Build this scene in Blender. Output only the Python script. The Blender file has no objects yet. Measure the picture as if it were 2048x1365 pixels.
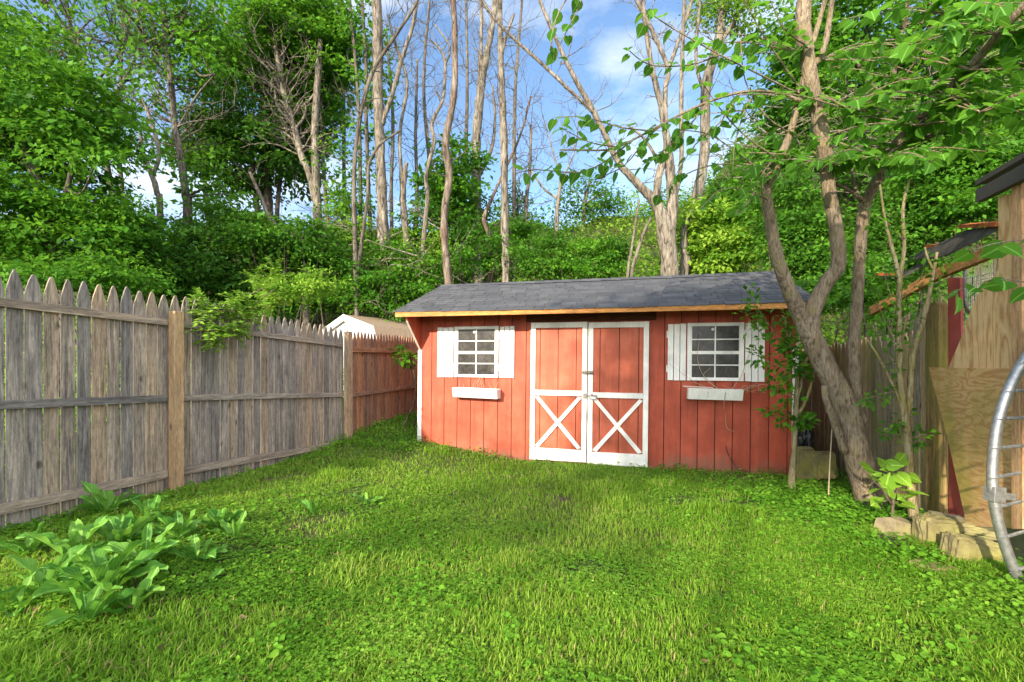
import bpy, bmesh, math, random
import numpy as np
from mathutils import Vector, Matrix, Euler

R = math.radians
random.seed(11)
rng = np.random.default_rng(11)
scene = bpy.context.scene
col = scene.collection

# ------------------------------------------------------------------ camera, sky, sun, exposure
F, CX, Y0, H = 910.0, 1024.0, 745.0, 1.25        # photo pixels: focal length, centre, horizon; eye height (m)
cam = bpy.data.cameras.new('camera')
cam.sensor_width = 36.0
cam.lens = 36.0 * F / 2048.0
cam.shift_y = (Y0 - 682.5) / 2048.0
cam.clip_start, cam.clip_end = 0.05, 2000.0
cam_o = bpy.data.objects.new('camera', cam)
cam_o.location = (0, 0, H)
cam_o.rotation_euler = (R(90), 0, 0)
col.objects.link(cam_o)
scene.camera = cam_o

SUN_EL, SUN_DIR = R(18.5), Vector((-0.52, -0.855, 0)).normalized()
world = bpy.data.worlds.new('World')
scene.world = world
world.use_nodes = True
wn, wl = world.node_tree.nodes, world.node_tree.links
bg = wn['Background']
sky = wn.new('ShaderNodeTexSky')
sky.sky_type = 'NISHITA'
sky.sun_disc = False
sky.sun_elevation = SUN_EL
sky.sun_rotation = math.atan2(SUN_DIR.x, SUN_DIR.y)
sky.air_density, sky.dust_density, sky.ozone_density = 1.0, 0.25, 2.6
tc = wn.new('ShaderNodeTexCoord')
mp = wn.new('ShaderNodeMapping'); mp.inputs['Scale'].default_value = (1.0, 1.0, 2.6)
cn = wn.new('ShaderNodeTexNoise'); cn.inputs['Scale'].default_value = 2.6; cn.inputs['Detail'].default_value = 7
cn.inputs['Roughness'].default_value = 0.55
cr_ = wn.new('ShaderNodeValToRGB')
cr_.color_ramp.elements[0].position = 0.50; cr_.color_ramp.elements[1].position = 0.84
cmix = wn.new('ShaderNodeMixRGB'); cmix.inputs['Color2'].default_value = (5.0, 5.2, 5.5, 1)
wl.new(tc.outputs['Generated'], mp.inputs['Vector']); wl.new(mp.outputs['Vector'], cn.inputs['Vector'])
# unseen bright cloud bank added on the sunward side as fill, thin cloud elsewhere
csx = wn.new('ShaderNodeSeparateXYZ'); wl.new(tc.outputs['Generated'], csx.inputs['Vector'])
cdir = wn.new('ShaderNodeMapRange'); cdir.inputs['From Min'].default_value = 0.15; cdir.inputs['From Max'].default_value = -0.7
cdir.inputs['To Min'].default_value = 0.0; cdir.inputs['To Max'].default_value = 0.30
wl.new(csx.outputs['Y'], cdir.inputs['Value'])
cadd = wn.new('ShaderNodeMath'); wl.new(cn.outputs['Fac'], cadd.inputs[0]); wl.new(cdir.outputs['Result'], cadd.inputs[1])
cbr = wn.new('ShaderNodeMapRange'); cbr.inputs['From Min'].default_value = 0.1; cbr.inputs['From Max'].default_value = -0.6
cbr.inputs['To Min'].default_value = 1.0; cbr.inputs['To Max'].default_value = 2.3
wl.new(csx.outputs['Y'], cbr.inputs['Value'])
cwhite = wn.new('ShaderNodeVectorMath'); cwhite.operation = 'SCALE'; cwhite.inputs[0].default_value = (5.1, 5.1, 5.1)
wl.new(cbr.outputs['Result'], cwhite.inputs['Scale']); wl.new(cwhite.outputs['Vector'], cmix.inputs['Color2'])
wl.new(cadd.outputs[0], cr_.inputs['Fac'])
wl.new(cr_.outputs['Color'], cmix.inputs['Fac']); wl.new(sky.outputs['Color'], cmix.inputs['Color1'])
wl.new(cmix.outputs['Color'], bg.inputs['Color'])
bg.inputs['Strength'].default_value = 0.15

sun = bpy.data.lights.new('sun', 'SUN')
sun.energy = 4.2; sun.angle = R(0.9); sun.color = (1.0, 0.86, 0.66)
sun_o = bpy.data.objects.new('sun', sun)
sd = Vector((SUN_DIR.x * math.cos(SUN_EL), SUN_DIR.y * math.cos(SUN_EL), math.sin(SUN_EL)))
sun_o.rotation_euler = sd.to_track_quat('Z', 'Y').to_euler()
sun_o.location = sd * 40
col.objects.link(sun_o)

vs = scene.view_settings
vs.view_transform = 'Standard'; vs.look = 'None'; vs.gamma = 1.0; vs.use_curve_mapping = False
vs.exposure = 1.2
cy = scene.cycles
cy.max_bounces = 7; cy.diffuse_bounces = 4; cy.glossy_bounces = 2; cy.transmission_bounces = 4; cy.transparent_max_bounces = 4
cy.use_denoising = True
cy.sample_clamp_indirect = 6.0

# ------------------------------------------------------------------ helpers
def P(px, py, Y):
    return np.array([(px - CX) / F * Y, Y, H + (Y0 - py) / F * Y])

def sstep(a, b, x):
    t = np.clip((np.asarray(x, float) - a) / (b - a), 0, 1)
    return t * t * (3 - 2 * t)

def vnoise(x, y, s, seed=0):
    x = np.asarray(x, float) / s; y = np.asarray(y, float) / s
    xi = np.floor(x).astype(np.int64); yi = np.floor(y).astype(np.int64)
    fx = x - xi; fy = y - yi
    fx = fx * fx * (3 - 2 * fx); fy = fy * fy * (3 - 2 * fy)
    def h(i, j):
        n = (i * 374761393 + j * 668265263 + seed * 982451653) & 0x7fffffff
        n = ((n ^ (n >> 13)) * 1274126177) & 0x7fffffff
        return ((n ^ (n >> 16)) & 0xffff) / 65535.0
    return (h(xi, yi) * (1 - fx) + h(xi + 1, yi) * fx) * (1 - fy) + (h(xi, yi + 1) * (1 - fx) + h(xi + 1, yi + 1) * fx) * fy

def g(x, y):
    x = np.asarray(x, float); y = np.asarray(y, float)
    z = 0.13 * sstep(-0.2, -2.4, x) * sstep(-3, 2, y)
    z = z + 0.33 * sstep(5.3, 8.3, y) * sstep(1.0, -1.2, x)
    z = z + 0.30 * sstep(8.0, 10.0, y) * sstep(-1.2, 1.0, x)
    ys = 12.0 - 2.6 * sstep(-1.0, 4.0, x)
    crest = 7.3 + 0.9 * sstep(-6, 0, x) + 6.0 * sstep(6, 15, x) - 1.0 * sstep(-8, -16, x)
    t = np.clip((y - ys) / (21.0 - ys), 0, 1)
    z = z + (crest - 0.4) * (0.25 * t * t * (3 - 2 * t) + 0.75 * t)
    z = z + (vnoise(x, y, 2.3, 5) - 0.5) * 1.2 * sstep(12.5, 15, y)
    z = z + (vnoise(x, y, 0.9, 3) - 0.5) * 0.035
    return z

def gz(x, y):
    return float(g(x, y))

def hit(px, py, y0=9.0, y1=30.0):
    """where the photo's ray through a pixel meets the ground"""
    for Y in np.arange(y0, y1, 0.05):
        p = P(px, py, Y)
        if p[2] <= gz(p[0], Y):
            return Y
    return y1

def tag(o, label=None, cat=None, group=None, kind=None):
    if label: o['label'] = label
    if cat: o['category'] = cat
    if group: o['group'] = group
    if kind: o['kind'] = kind
    return o

def empty(name, loc=(0, 0, 0), rot=(0, 0, 0)):
    o = bpy.data.objects.new(name, None)
    o.location = loc; o.rotation_euler = rot; o.empty_display_size = 0.2
    col.objects.link(o)
    return o

def link(name, me, mat, parent=None):
    o = bpy.data.objects.new(name, me)
    if mat: me.materials.append(mat)
    col.objects.link(o)
    if parent: o.parent = parent
    return o

class MB:
    def __init__(s): s.v = []; s.f = []; s.r = []
    def add(s, verts, faces, r=0.5):
        n = len(s.v)
        s.v += [tuple(map(float, p)) for p in verts]
        s.f += [tuple(i + n for i in f) for f in faces]
        s.r += [r] * len(faces)
        return s
    def box(s, x0, x1, y0, y1, z0, z1, r=0.5, rot=None, c=None):
        vv = [(x, y, z) for z in (z0, z1) for y in (y0, y1) for x in (x0, x1)]
        if rot is not None:
            c = Vector(c) if c is not None else Vector(((x0 + x1) / 2, (y0 + y1) / 2, (z0 + z1) / 2))
            vv = [tuple(c + rot @ (Vector(p) - c)) for p in vv]
        return s.add(vv, [(0, 2, 3, 1), (4, 5, 7, 6), (0, 1, 5, 4), (2, 6, 7, 3), (0, 4, 6, 2), (1, 3, 7, 5)], r)
    def prism(s, poly, ext, r=0.5):
        n = len(poly); e = np.array(ext, float)
        a = [np.array(p, float) for p in poly]; b = [p + e for p in a]
        nrm = np.zeros(3)
        for i in range(n): nrm += np.cross(a[i], a[(i + 1) % n])
        if np.dot(nrm, e) > 0: a, b = a[::-1], b[::-1]
        return s.add(a + b, [tuple(range(n)), tuple(range(2 * n - 1, n - 1, -1))] +
                     [(i, i + n, (i + 1) % n + n, (i + 1) % n) for i in range(n)], r)
    def beam(s, p, q, w, h, r=0.5, up=(0, 0, 1)):
        p, q = np.array(p, float), np.array(q, float)
        d = (q - p) / np.linalg.norm(q - p)
        sd_ = np.cross(d, up); sd_ /= np.linalg.norm(sd_); u = np.cross(sd_, d)
        poly = [p + sd_ * w / 2 + u * h / 2, p - sd_ * w / 2 + u * h / 2, p - sd_ * w / 2 - u * h / 2, p + sd_ * w / 2 - u * h / 2]
        return s.prism(poly, q - p, r)
    def tube(s, pts, rad, n=8, rough=0.0, r=0.5, sub=4, cap=True):
        pts = [np.array(p, float) for p in pts]
        rad = list(rad) if hasattr(rad, '__len__') else [rad] * len(pts)
        if sub > 1 and len(pts) > 1:                      # Catmull-Rom
            pp = [2 * pts[0] - pts[1]] + pts + [2 * pts[-1] - pts[-2]]
            out, ro = [], []
            for i in range(1, len(pp) - 2):
                for k in range(sub):
                    t = k / sub
                    a, b, c, d = pp[i - 1], pp[i], pp[i + 1], pp[i + 2]
                    out.append(0.5 * (2 * b + (c - a) * t + (2 * a - 5 * b + 4 * c - d) * t * t + (3 * b - a - 3 * c + d) * t ** 3))
                    ro.append(rad[i - 1] * (1 - t) + rad[i] * t)
            out.append(pts[-1]); ro.append(rad[-1])
            pts, rad = out, ro
        m = len(pts); n0 = len(s.v)
        d0 = pts[1] - pts[0]; d0 /= np.linalg.norm(d0) + 1e-9
        ref = np.array([1.0, 0, 0]) if abs(d0[0]) < 0.8 else np.array([0, 1.0, 0])
        u = np.cross(d0, ref); u /= np.linalg.norm(u)
        for i in range(m):
            d = pts[min(i + 1, m - 1)] - pts[max(i - 1, 0)]
            d /= np.linalg.norm(d) + 1e-9
            u = u - d * np.dot(u, d); u /= np.linalg.norm(u) + 1e-9
            w = np.cross(d, u)
            for k in range(n):
                a = 2 * math.pi * k / n
                rr = rad[i] * (1 + rough * (random.random() - 0.5) * 2)
                s.v.append(tuple(pts[i] + rr * (math.cos(a) * u + math.sin(a) * w)))
        fs = []
        for i in range(m - 1):
            for k in range(n):
                k2 = (k + 1) % n
                fs.append((n0 + i * n + k, n0 + i * n + k2, n0 + (i + 1) * n + k2, n0 + (i + 1) * n + k))
        if cap:
            fs.append(tuple(n0 + k for k in range(n - 1, -1, -1)))
            fs.append(tuple(n0 + (m - 1) * n + k for k in range(n)))
        s.f += fs; s.r += [r] * len(fs)
        return s
    def build(s, name, mat, parent=None, origin=None, smooth=False, bevel=0.0):
        me = bpy.data.meshes.new(name)
        vv = s.v
        if origin is not None:
            vv = (np.array(s.v) - np.array(origin)).tolist()
        me.from_pydata(vv, [], s.f)
        at = me.attributes.new('rnd', 'FLOAT', 'FACE')
        at.data.foreach_set('value', np.array(s.r, np.float32))
        if smooth: me.polygons.foreach_set('use_smooth', [True] * len(me.polygons))
        me.update()
        o = link(name, me, mat, parent)
        if bevel:
            md = o.modifiers.new('bevel', 'BEVEL'); md.width = bevel; md.segments = 2; md.limit_method = 'ANGLE'
        return o

def np_mesh(name, V, faces, rnd, uv=None):
    """V (n,3); faces list of (k,m) index arrays grouped by size; rnd per face"""
    me = bpy.data.meshes.new(name)
    me.vertices.add(len(V)); me.vertices.foreach_set('co', np.ascontiguousarray(V, np.float32).ravel())
    idx = np.concatenate([f.ravel() for f in faces]).astype(np.int32)
    starts = []; base = 0
    for f in faces:
        starts.append(base + np.arange(len(f)) * f.shape[1]); base += f.size
    me.loops.add(len(idx)); me.loops.foreach_set('vertex_index', idx)
    st = np.concatenate(starts).astype(np.int32)
    me.polygons.add(len(st)); me.polygons.foreach_set('loop_start', st)
    me.update(calc_edges=True)
    at = me.attributes.new('rnd', 'FLOAT', 'FACE'); at.data.foreach_set('value', np.ascontiguousarray(rnd, np.float32))
    if uv is not None:
        ul = me.uv_layers.new(name='leaf')
        ul.data.foreach_set('uv', np.ascontiguousarray(uv[idx], np.float32).ravel())
    return me

def unit(a):
    return a / (np.linalg.norm(a, axis=-1, keepdims=True) + 1e-9)

# leaf templates: verts (along, side, up), faces
LEAF = (np.array([[0, 0, 0], [.42, .3, .07], [1, 0, -.04], [.42, -.3, .07]]), [np.array([[0, 2, 1], [0, 3, 2]])])
SLIM = (np.array([[0, 0, 0], [.45, .17, .05], [1, 0, -.1], [.45, -.17, .05]]), [np.array([[0, 2, 1], [0, 3, 2]])])
_h = np.array([[.06, 0, 0], [.38, 0, -.0], [.68, 0, -.02], [1.05, 0, -.12],
               [-.06, .22, .03], [.12, .44, .05], [.38, .48, .05], [.64, .34, .03], [.86, .13, -.04],
               [-.06, -.22, .03], [.12, -.44, .05], [.38, -.48, .05], [.64, -.34, .03], [.86, -.13, -.04]])
HEART = (_h, [np.array([[0, 5, 4], [0, 9, 10]]),
              np.array([[0, 1, 6, 5], [1, 2, 7, 6], [2, 3, 8, 7], [0, 10, 11, 1], [1, 11, 12, 2], [2, 12, 13, 3]])])

def leaf_mesh(name, Pn, D, N, L, rnd, tpl=LEAF, wid=1.0, origin=None, uv=False):
    T, faces = tpl
    D = unit(D); S = unit(np.cross(N, D)); U = np.cross(D, S)
    V = (Pn[:, None, :] + L[:, None, None] * (T[None, :, 0, None] * D[:, None, :] + wid * T[None, :, 1, None] * S[:, None, :]
                                             + T[None, :, 2, None] * U[:, None, :]))
    n, k = len(Pn), len(T)
    V = V.reshape(-1, 3)
    if origin is not None: V = V - np.array(origin)
    fl, rr = [], []
    for f in faces:
        fl.append((f[None] + (np.arange(n) * k)[:, None, None]).reshape(-1, f.shape[1]))
        rr.append(np.repeat(rnd, len(f)))
    UV = np.tile(T[:, :2] * np.array([1, 1]) + np.array([0, .5]), (n, 1)) if uv else None
    return np_mesh(name, V, fl, np.concatenate(rr), UV)

def ellipsoid_pts(blobs, n):
    """blobs: (px,py,rx,ry,Y,rY) -> n centres, biased to the outside; also their outward direction"""
    vol = np.array([b[2] * b[3] * b[5] * b[4] ** 2 for b in blobs], float) ** 0.8
    idx = rng.choice(len(blobs), n, p=vol / vol.sum())
    d = unit(rng.normal(size=(n, 3)))
    rad = rng.random(n) ** 0.42
    C = np.array([P(b[0], b[1], b[4]) for b in blobs]); S = np.array([[b[2] / F * b[4], b[5], b[3] / F * b[4]] for b in blobs])
    return C[idx] + d * S[idx] * rad[:, None], d

def clump_leaves(C, out, lpc, cr, llen, flat=0.26, droop=0.35, tilt=0.6):
    n = len(C) * lpc
    off = rng.normal(size=(n, 3)) * cr * np.array([1, 1, flat]) * 0.6
    off[:, 2] -= droop * 0.45 * np.hypot(off[:, 0], off[:, 1])
    Pn = np.repeat(C, lpc, 0) + off
    D = unit(off * np.array([1, 1, 0.2])) * 0.8 + rng.normal(size=(n, 3)) * 0.5 + np.repeat(out, lpc, 0) * 0.25 + np.array([0, 0, -droop])
    N = np.array([0, 0, 1.0]) + rng.normal(size=(n, 3)) * tilt + np.repeat(out, lpc, 0) * 0.35
    L = llen * (0.65 + 0.7 * rng.random(n)) * np.repeat(rng.uniform(.7, 1.35, len(C)), lpc)
    tone = np.repeat(rng.random(len(C)), lpc)
    rnd = np.clip(0.8 * tone + 0.35 * rng.random(n) - .07, 0, 1)
    return Pn, D, N, L, rnd

# ------------------------------------------------------------------ materials
def nodes_of(name):
    m = bpy.data.materials.new(name); m.use_nodes = True
    nt = m.node_tree
    return m, nt.nodes, nt.links, nt.nodes['Principled BSDF']

def ramp(nn, stops):
    r = nn.new('ShaderNodeValToRGB')
    e = r.color_ramp.elements
    while len(e) < len(stops): e.new(0.5)
    for i, (p, c) in enumerate(stops):
        e[i].position = p; e[i].color = (*c, 1)
    return r

def noise(nn, ll, vec, scale, detail=4, rough=0.6, dist=0.0):
    n = nn.new('ShaderNodeTexNoise')
    n.inputs['Scale'].default_value = scale; n.inputs['Detail'].default_value = detail
    n.inputs['Roughness'].default_value = rough; n.inputs['Distortion'].default_value = dist
    if vec is not None: ll.new(vec, n.inputs['Vector'])
    return n

def mapping(nn, ll, scale, out='Object', rnd_shift=False):
    t = nn.new('ShaderNodeTexCoord'); m = nn.new('ShaderNodeMapping')
    m.inputs['Scale'].default_value = scale
    ll.new(t.outputs[out], m.inputs['Vector'])
    if rnd_shift:
        a = nn.new('ShaderNodeAttribute'); a.attribute_name = 'rnd'
        k = nn.new('ShaderNodeVectorMath'); k.operation = 'SCALE'; k.inputs['Scale'].default_value = 173.0
        ll.new(a.outputs['Vector'], k.inputs[0]); ll.new(k.outputs['Vector'], m.inputs['Location'])
    return m.outputs['Vector']

def mix(nn, ll, a, b, fac, mode='MIX'):
    m = nn.new('ShaderNodeMixRGB'); m.blend_type = mode
    for s, v in (('Color1', a), ('Color2', b), ('Fac', fac)):
        if isinstance(v, (tuple, list)): m.inputs[s].default_value = (*v, 1)
        elif isinstance(v, (int, float)): m.inputs[s].default_value = v
        else: ll.new(v, m.inputs[s])
    return m.outputs['Color']

def bump(nn, ll, p, h, strength=0.4, dist=0.01):
    b = nn.new('ShaderNodeBump'); b.inputs['Strength'].default_value = strength; b.inputs['Distance'].default_value = dist
    ll.new(h, b.inputs['Height']); ll.new(b.outputs['Normal'], p.inputs['Normal'])

def leaf_mat(name, c0, c1, c2, trans=0.38, rough=0.5, veins=False, spec=0.12, straw=None):
    m, nn, ll, p = nodes_of(name)
    a = nn.new('ShaderNodeAttribute'); a.attribute_name = 'rnd'
    r = ramp(nn, [(0.0, c0), (0.5, c1), (1.0, c2)] if not straw else [(0.0, c0), (0.45, c1), (0.9, c2), (1.0, straw)])
    ll.new(a.outputs['Fac'], r.inputs['Fac'])
    c = r.outputs['Color']
    if veins:
        u = nn.new('ShaderNodeUVMap'); u.uv_map = 'leaf'
        sx = nn.new('ShaderNodeSeparateXYZ'); ll.new(u.outputs['UV'], sx.inputs['Vector'])
        d = nn.new('ShaderNodeMath'); d.operation = 'SUBTRACT'; d.inputs[1].default_value = 0.5; ll.new(sx.outputs['Y'], d.inputs[0])
        ab = nn.new('ShaderNodeMath'); ab.operation = 'ABSOLUTE'; ll.new(d.outputs[0], ab.inputs[0])
        rib = ramp(nn, [(0.02, (1, 1, 1)), (0.06, (0, 0, 0))]); ll.new(ab.outputs[0], rib.inputs['Fac'])
        k = nn.new('ShaderNodeMath'); k.operation = 'MULTIPLY_ADD'; k.inputs[1].default_value = -0.9; ll.new(ab.outputs[0], k.inputs[0]); ll.new(sx.outputs['X'], k.inputs[2])
        sn = nn.new('ShaderNodeMath'); sn.operation = 'PINGPONG'; sn.inputs[1].default_value = 0.06; ll.new(k.outputs[0], sn.inputs[0])
        vr = ramp(nn, [(0.0, (.6, .6, .6)), (0.012, (0, 0, 0))]); ll.new(sn.outputs[0], vr.inputs['Fac'])
        mx = mix(nn, ll, rib.outputs['Color'], vr.outputs['Color'], 1.0, 'LIGHTEN')
        pale = tuple(min(1, x * 1.5 + 0.05) for x in c2)
        f = nn.new('ShaderNodeMath'); f.operation = 'MULTIPLY'; f.inputs[1].default_value = 0.85; ll.new(mx, f.inputs[0])
        c = mix(nn, ll, c, pale, f.outputs[0])
        bump(nn, ll, p, mx, 0.5, -0.004)
    ll.new(c, p.inputs['Base Color'])
    p.inputs['Roughness'].default_value = rough
    p.inputs['Specular IOR Level'].default_value = spec
    t = nn.new('ShaderNodeBsdfTranslucent')
    tcol = mix(nn, ll, c, (0.30, 0.62, 0.04), 0.35)
    ll.new(tcol, t.inputs['Color'])
    ms = nn.new('ShaderNodeMixShader'); ms.inputs['Fac'].default_value = trans
    ll.new(p.outputs[0], ms.inputs[1]); ll.new(t.outputs[0], ms.inputs[2])
    ll.new(ms.outputs[0], nn['Material Output'].inputs['Surface'])
    return m

def bark_mat(name, c0, c1, c2, scale=9.0, strength=0.8, moss=None):
    m, nn, ll, p = nodes_of(name)
    v = mapping(nn, ll, (1, 1, 0.22))
    n1 = noise(nn, ll, v, scale * 2.2, 6, 0.65, 0.6)
    v2 = mapping(nn, ll, (1, 1, 0.5))
    n2 = noise(nn, ll, v2, scale * 0.35, 3)
    r = ramp(nn, [(0.36, c0), (0.48, c1), (0.66, c2)]); ll.new(n1.outputs['Fac'], r.inputs['Fac'])
    r2 = ramp(nn, [(0.35, (0.55, 0.52, 0.5)), (0.65, (1.0, 1.0, 1.0))]); ll.new(n2.outputs['Fac'], r2.inputs['Fac'])
    c = mix(nn, ll, r.outputs['Color'], r2.outputs['Color'], 0.8, 'MULTIPLY')
    if moss:
        n3 = noise(nn, ll, v2, scale * 0.6, 5)
        r3 = ramp(nn, [(0.5, (0, 0, 0)), (0.66, (1, 1, 1))]); ll.new(n3.outputs['Fac'], r3.inputs['Fac'])
        f = nn.new('ShaderNodeMath'); f.operation = 'MULTIPLY'; f.inputs[1].default_value = 0.55; ll.new(r3.outputs['Color'], f.inputs[0])
        c = mix(nn, ll, c, moss, f.outputs[0])
    ll.new(c, p.inputs['Base Color']); p.inputs['Roughness'].default_value = 0.9
    p.inputs['Specular IOR Level'].default_value = 0.15
    bump(nn, ll, p, n1.outputs['Fac'], strength, 0.03)
    return m

def wood_mat(name, dark, mid, light, axis='Z', stain=None, knots=True, grain=38.0, moss=None, tint=None):
    """weathered board: long grain along one axis, each board shifted and toned by its own number"""
    m, nn, ll, p = nodes_of(name)
    sc = {'Z': (1, 1, 0.045), 'X': (0.045, 1, 1), 'Y': (1, 0.045, 1)}[axis]
    v = mapping(nn, ll, sc, rnd_shift=True)
    n1 = noise(nn, ll, v, grain, 5, 0.6, 1.2)
    sc2 = {'Z': (1, 1, 0.16), 'X': (0.16, 1, 1), 'Y': (1, 0.16, 1)}[axis]
    v2 = mapping(nn, ll, sc2, rnd_shift=True)
    n2 = noise(nn, ll, v2, 7.0, 4, 0.6)
    r = ramp(nn, [(0.30, dark), (0.5, mid), (0.72, light)]); ll.new(n1.outputs['Fac'], r.inputs['Fac'])
    r2 = ramp(nn, [(0.32, (0.58, 0.58, 0.6)), (0.5, (0.88, .87, .86)), (0.7, (1.15, 1.1, 1.02))]); ll.new(n2.outputs['Fac'], r2.inputs['Fac'])
    c = mix(nn, ll, r.outputs['Color'], r2.outputs['Color'], 0.85, 'MULTIPLY')
    a = nn.new('ShaderNodeAttribute'); a.attribute_name = 'rnd'
    rt = ramp(nn, [(0.0, (0.66, 0.69, 0.74)), (0.45, (0.95, 0.95, 0.96)), (0.75, (1.08, 1.0, 0.9)), (1.0, (1.25, 1.06, 0.84))])
    wv = nn.new('ShaderNodeTexWhiteNoise'); wv.noise_dimensions = '1D'; ll.new(a.outputs['Fac'], wv.inputs['W'])
    ll.new(wv.outputs['Value'], rt.inputs['Fac'])
    c = mix(nn, ll, c, rt.outputs['Color'], 1.0, 'MULTIPLY')
    n5 = noise(nn, ll, mapping(nn, ll, {'Z': (1, 1, 0.22), 'X': (0.22, 1, 1), 'Y': (1, .22, 1)}[axis], rnd_shift=True), 62.0, 6, 0.72)
    r5 = ramp(nn, [(0.38, (0.66, 0.66, 0.67)), (0.5, (0.97, .97, .97)), (0.62, (1.28, 1.26, 1.22))]); ll.new(n5.outputs['Fac'], r5.inputs['Fac'])
    c = mix(nn, ll, c, r5.outputs['Color'], 0.85, 'MULTIPLY')
    if knots:
        vk = mapping(nn, ll, {'Z': (1, 1, 0.5), 'X': (0.5, 1, 1), 'Y': (1, .5, 1)}[axis], rnd_shift=True)
        vo = nn.new('ShaderNodeTexVoronoi'); vo.inputs['Scale'].default_value = 5.0; ll.new(vk, vo.inputs['Vector'])
        rk = ramp(nn, [(0.0, (0.1, 0.09, 0.08)), (0.06, (0.3, .28, .26)), (0.11, (1, 1, 1))]); ll.new(vo.outputs['Distance'], rk.inputs['Fac'])
        c = mix(nn, ll, c, rk.outputs['Color'], 0.8, 'MULTIPLY')
    if moss:
        n3 = noise(nn, ll, mapping(nn, ll, (1, 1, 0.35)), 4.5, 5)
        r3 = ramp(nn, [(0.42, (0, 0, 0)), (0.62, (1, 1, 1))]); ll.new(n3.outputs['Fac'], r3.inputs['Fac'])
        f = nn.new('ShaderNodeMath'); f.operation = 'MULTIPLY'; f.inputs[1].default_value = 0.7; ll.new(r3.outputs['Color'], f.inputs[0])
        c = mix(nn, ll, c, moss, f.outputs[0])
    ll.new(c, p.inputs['Base Color']); p.inputs['Roughness'].default_value = 0.85
    p.inputs['Specular IOR Level'].default_value = 0.2
    bump(nn, ll, p, n1.outputs['Fac'], 0.35, 0.006)
    return m

def paint_mat(name, base, worn, amount=0.35, rough=0.6, grain=True, dirt=False):
    m, nn, ll, p = nodes_of(name)
    v = mapping(nn, ll, (1, 1, 1))
    n1 = noise(nn, ll, v, 3.2, 5)
    n2 = noise(nn, ll, mapping(nn, ll, (1, 1, 0.08)), 45.0, 4)
    n3 = noise(nn, ll, v, 42.0, 6, 0.7)
    r1 = ramp(nn, [(0.33, tuple(x * 0.76 for x in base)), (0.52, base), (0.72, tuple(min(1, x * 1.12 + 0.022) for x in base))])
    ll.new(n1.outputs['Fac'], r1.inputs['Fac'])
    c = r1.outputs['Color']
    if grain:
        rg = ramp(nn, [(0.35, (0.86, 0.86, 0.86)), (0.6, (1, 1, 1))]); ll.new(n2.outputs['Fac'], rg.inputs['Fac'])
        c = mix(nn, ll, c, rg.outputs['Color'], 0.7, 'MULTIPLY')
    rw = ramp(nn, [(0.69, (0, 0, 0)), (0.74, (1, 1, 1))]); ll.new(n3.outputs['Fac'], rw.inputs['Fac'])
    f = nn.new('ShaderNodeMath'); f.operation = 'MULTIPLY'; f.inputs[1].default_value = amount; ll.new(rw.outputs['Color'], f.inputs[0])
    c = mix(nn, ll, c, worn, f.outputs[0])
    n6 = noise(nn, ll, mapping(nn, ll, (1, 1, 0.12), rnd_shift=True), 8.0, 5, 0.65)
    r6 = ramp(nn, [(0.35, (0.74, 0.72, 0.72)), (0.55, (1, 1, 1)), (0.75, (1.12, 1.14, 1.16))]); ll.new(n6.outputs['Fac'], r6.inputs['Fac'])
    if dirt: c = mix(nn, ll, c, r6.outputs['Color'], 0.9, 'MULTIPLY')
    vn = nn.new('ShaderNodeTexVoronoi'); vn.inputs['Scale'].default_value = 9.0; ll.new(v, vn.inputs['Vector'])
    rn_ = ramp(nn, [(0.0, (0.35, 0.3, 0.28)), (0.045, (0.6, .57, .55)), (0.06, (1, 1, 1))]); ll.new(vn.outputs['Distance'], rn_.inputs['Fac'])
    c = mix(nn, ll, c, rn_.outputs['Color'], 0.6, 'MULTIPLY')
    if dirt:
        tcd = nn.new('ShaderNodeTexCoord'); sp = nn.new('ShaderNodeSeparateXYZ'); ll.new(tcd.outputs['Object'], sp.inputs['Vector'])
        ad = nn.new('ShaderNodeMath'); ad.operation = 'MULTIPLY_ADD'; ad.inputs[1].default_value = -0.55; ll.new(n1.outputs['Fac'], ad.inputs[0]); ll.new(sp.outputs['Z'], ad.inputs[2])
        rd = ramp(nn, [(0.0, (1, 1, 1)), (0.16, (0, 0, 0))]); a2 = nn.new('ShaderNodeMath'); a2.inputs[1].default_value = 0.25; ll.new(ad.outputs[0], a2.inputs[0]); ll.new(a2.outputs[0], rd.inputs['Fac'])
        fd = nn.new('ShaderNodeMath'); fd.operation = 'MULTIPLY'; fd.inputs[1].default_value = 0.6; ll.new(rd.outputs['Color'], fd.inputs[0])
        c = mix(nn, ll, c, (0.17, 0.11, 0.07), fd.outputs[0])
    ll.new(c, p.inputs['Base Color']); p.inputs['Roughness'].default_value = rough
    p.inputs['Specular IOR Level'].default_value = 0.3
    bump(nn, ll, p, n2.outputs['Fac'], 0.15, 0.004)
    return m

def plain(name, c, rough=0.6, metal=0.0, var=0.15, scale=20.0):
    m, nn, ll, p = nodes_of(name)
    n1 = noise(nn, ll, mapping(nn, ll, (1, 1, 1)), scale, 5)
    r = ramp(nn, [(0.3, tuple(x * (1 - var) for x in c)), (0.7, tuple(min(1, x * (1 + var)) for x in c))])
    ll.new(n1.outputs['Fac'], r.inputs['Fac']); ll.new(r.outputs['Color'], p.inputs['Base Color'])
    p.inputs['Roughness'].default_value = rough; p.inputs['Metallic'].default_value = metal
    bump(nn, ll, p, n1.outputs['Fac'], 0.15, 0.004)
    return m

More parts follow.
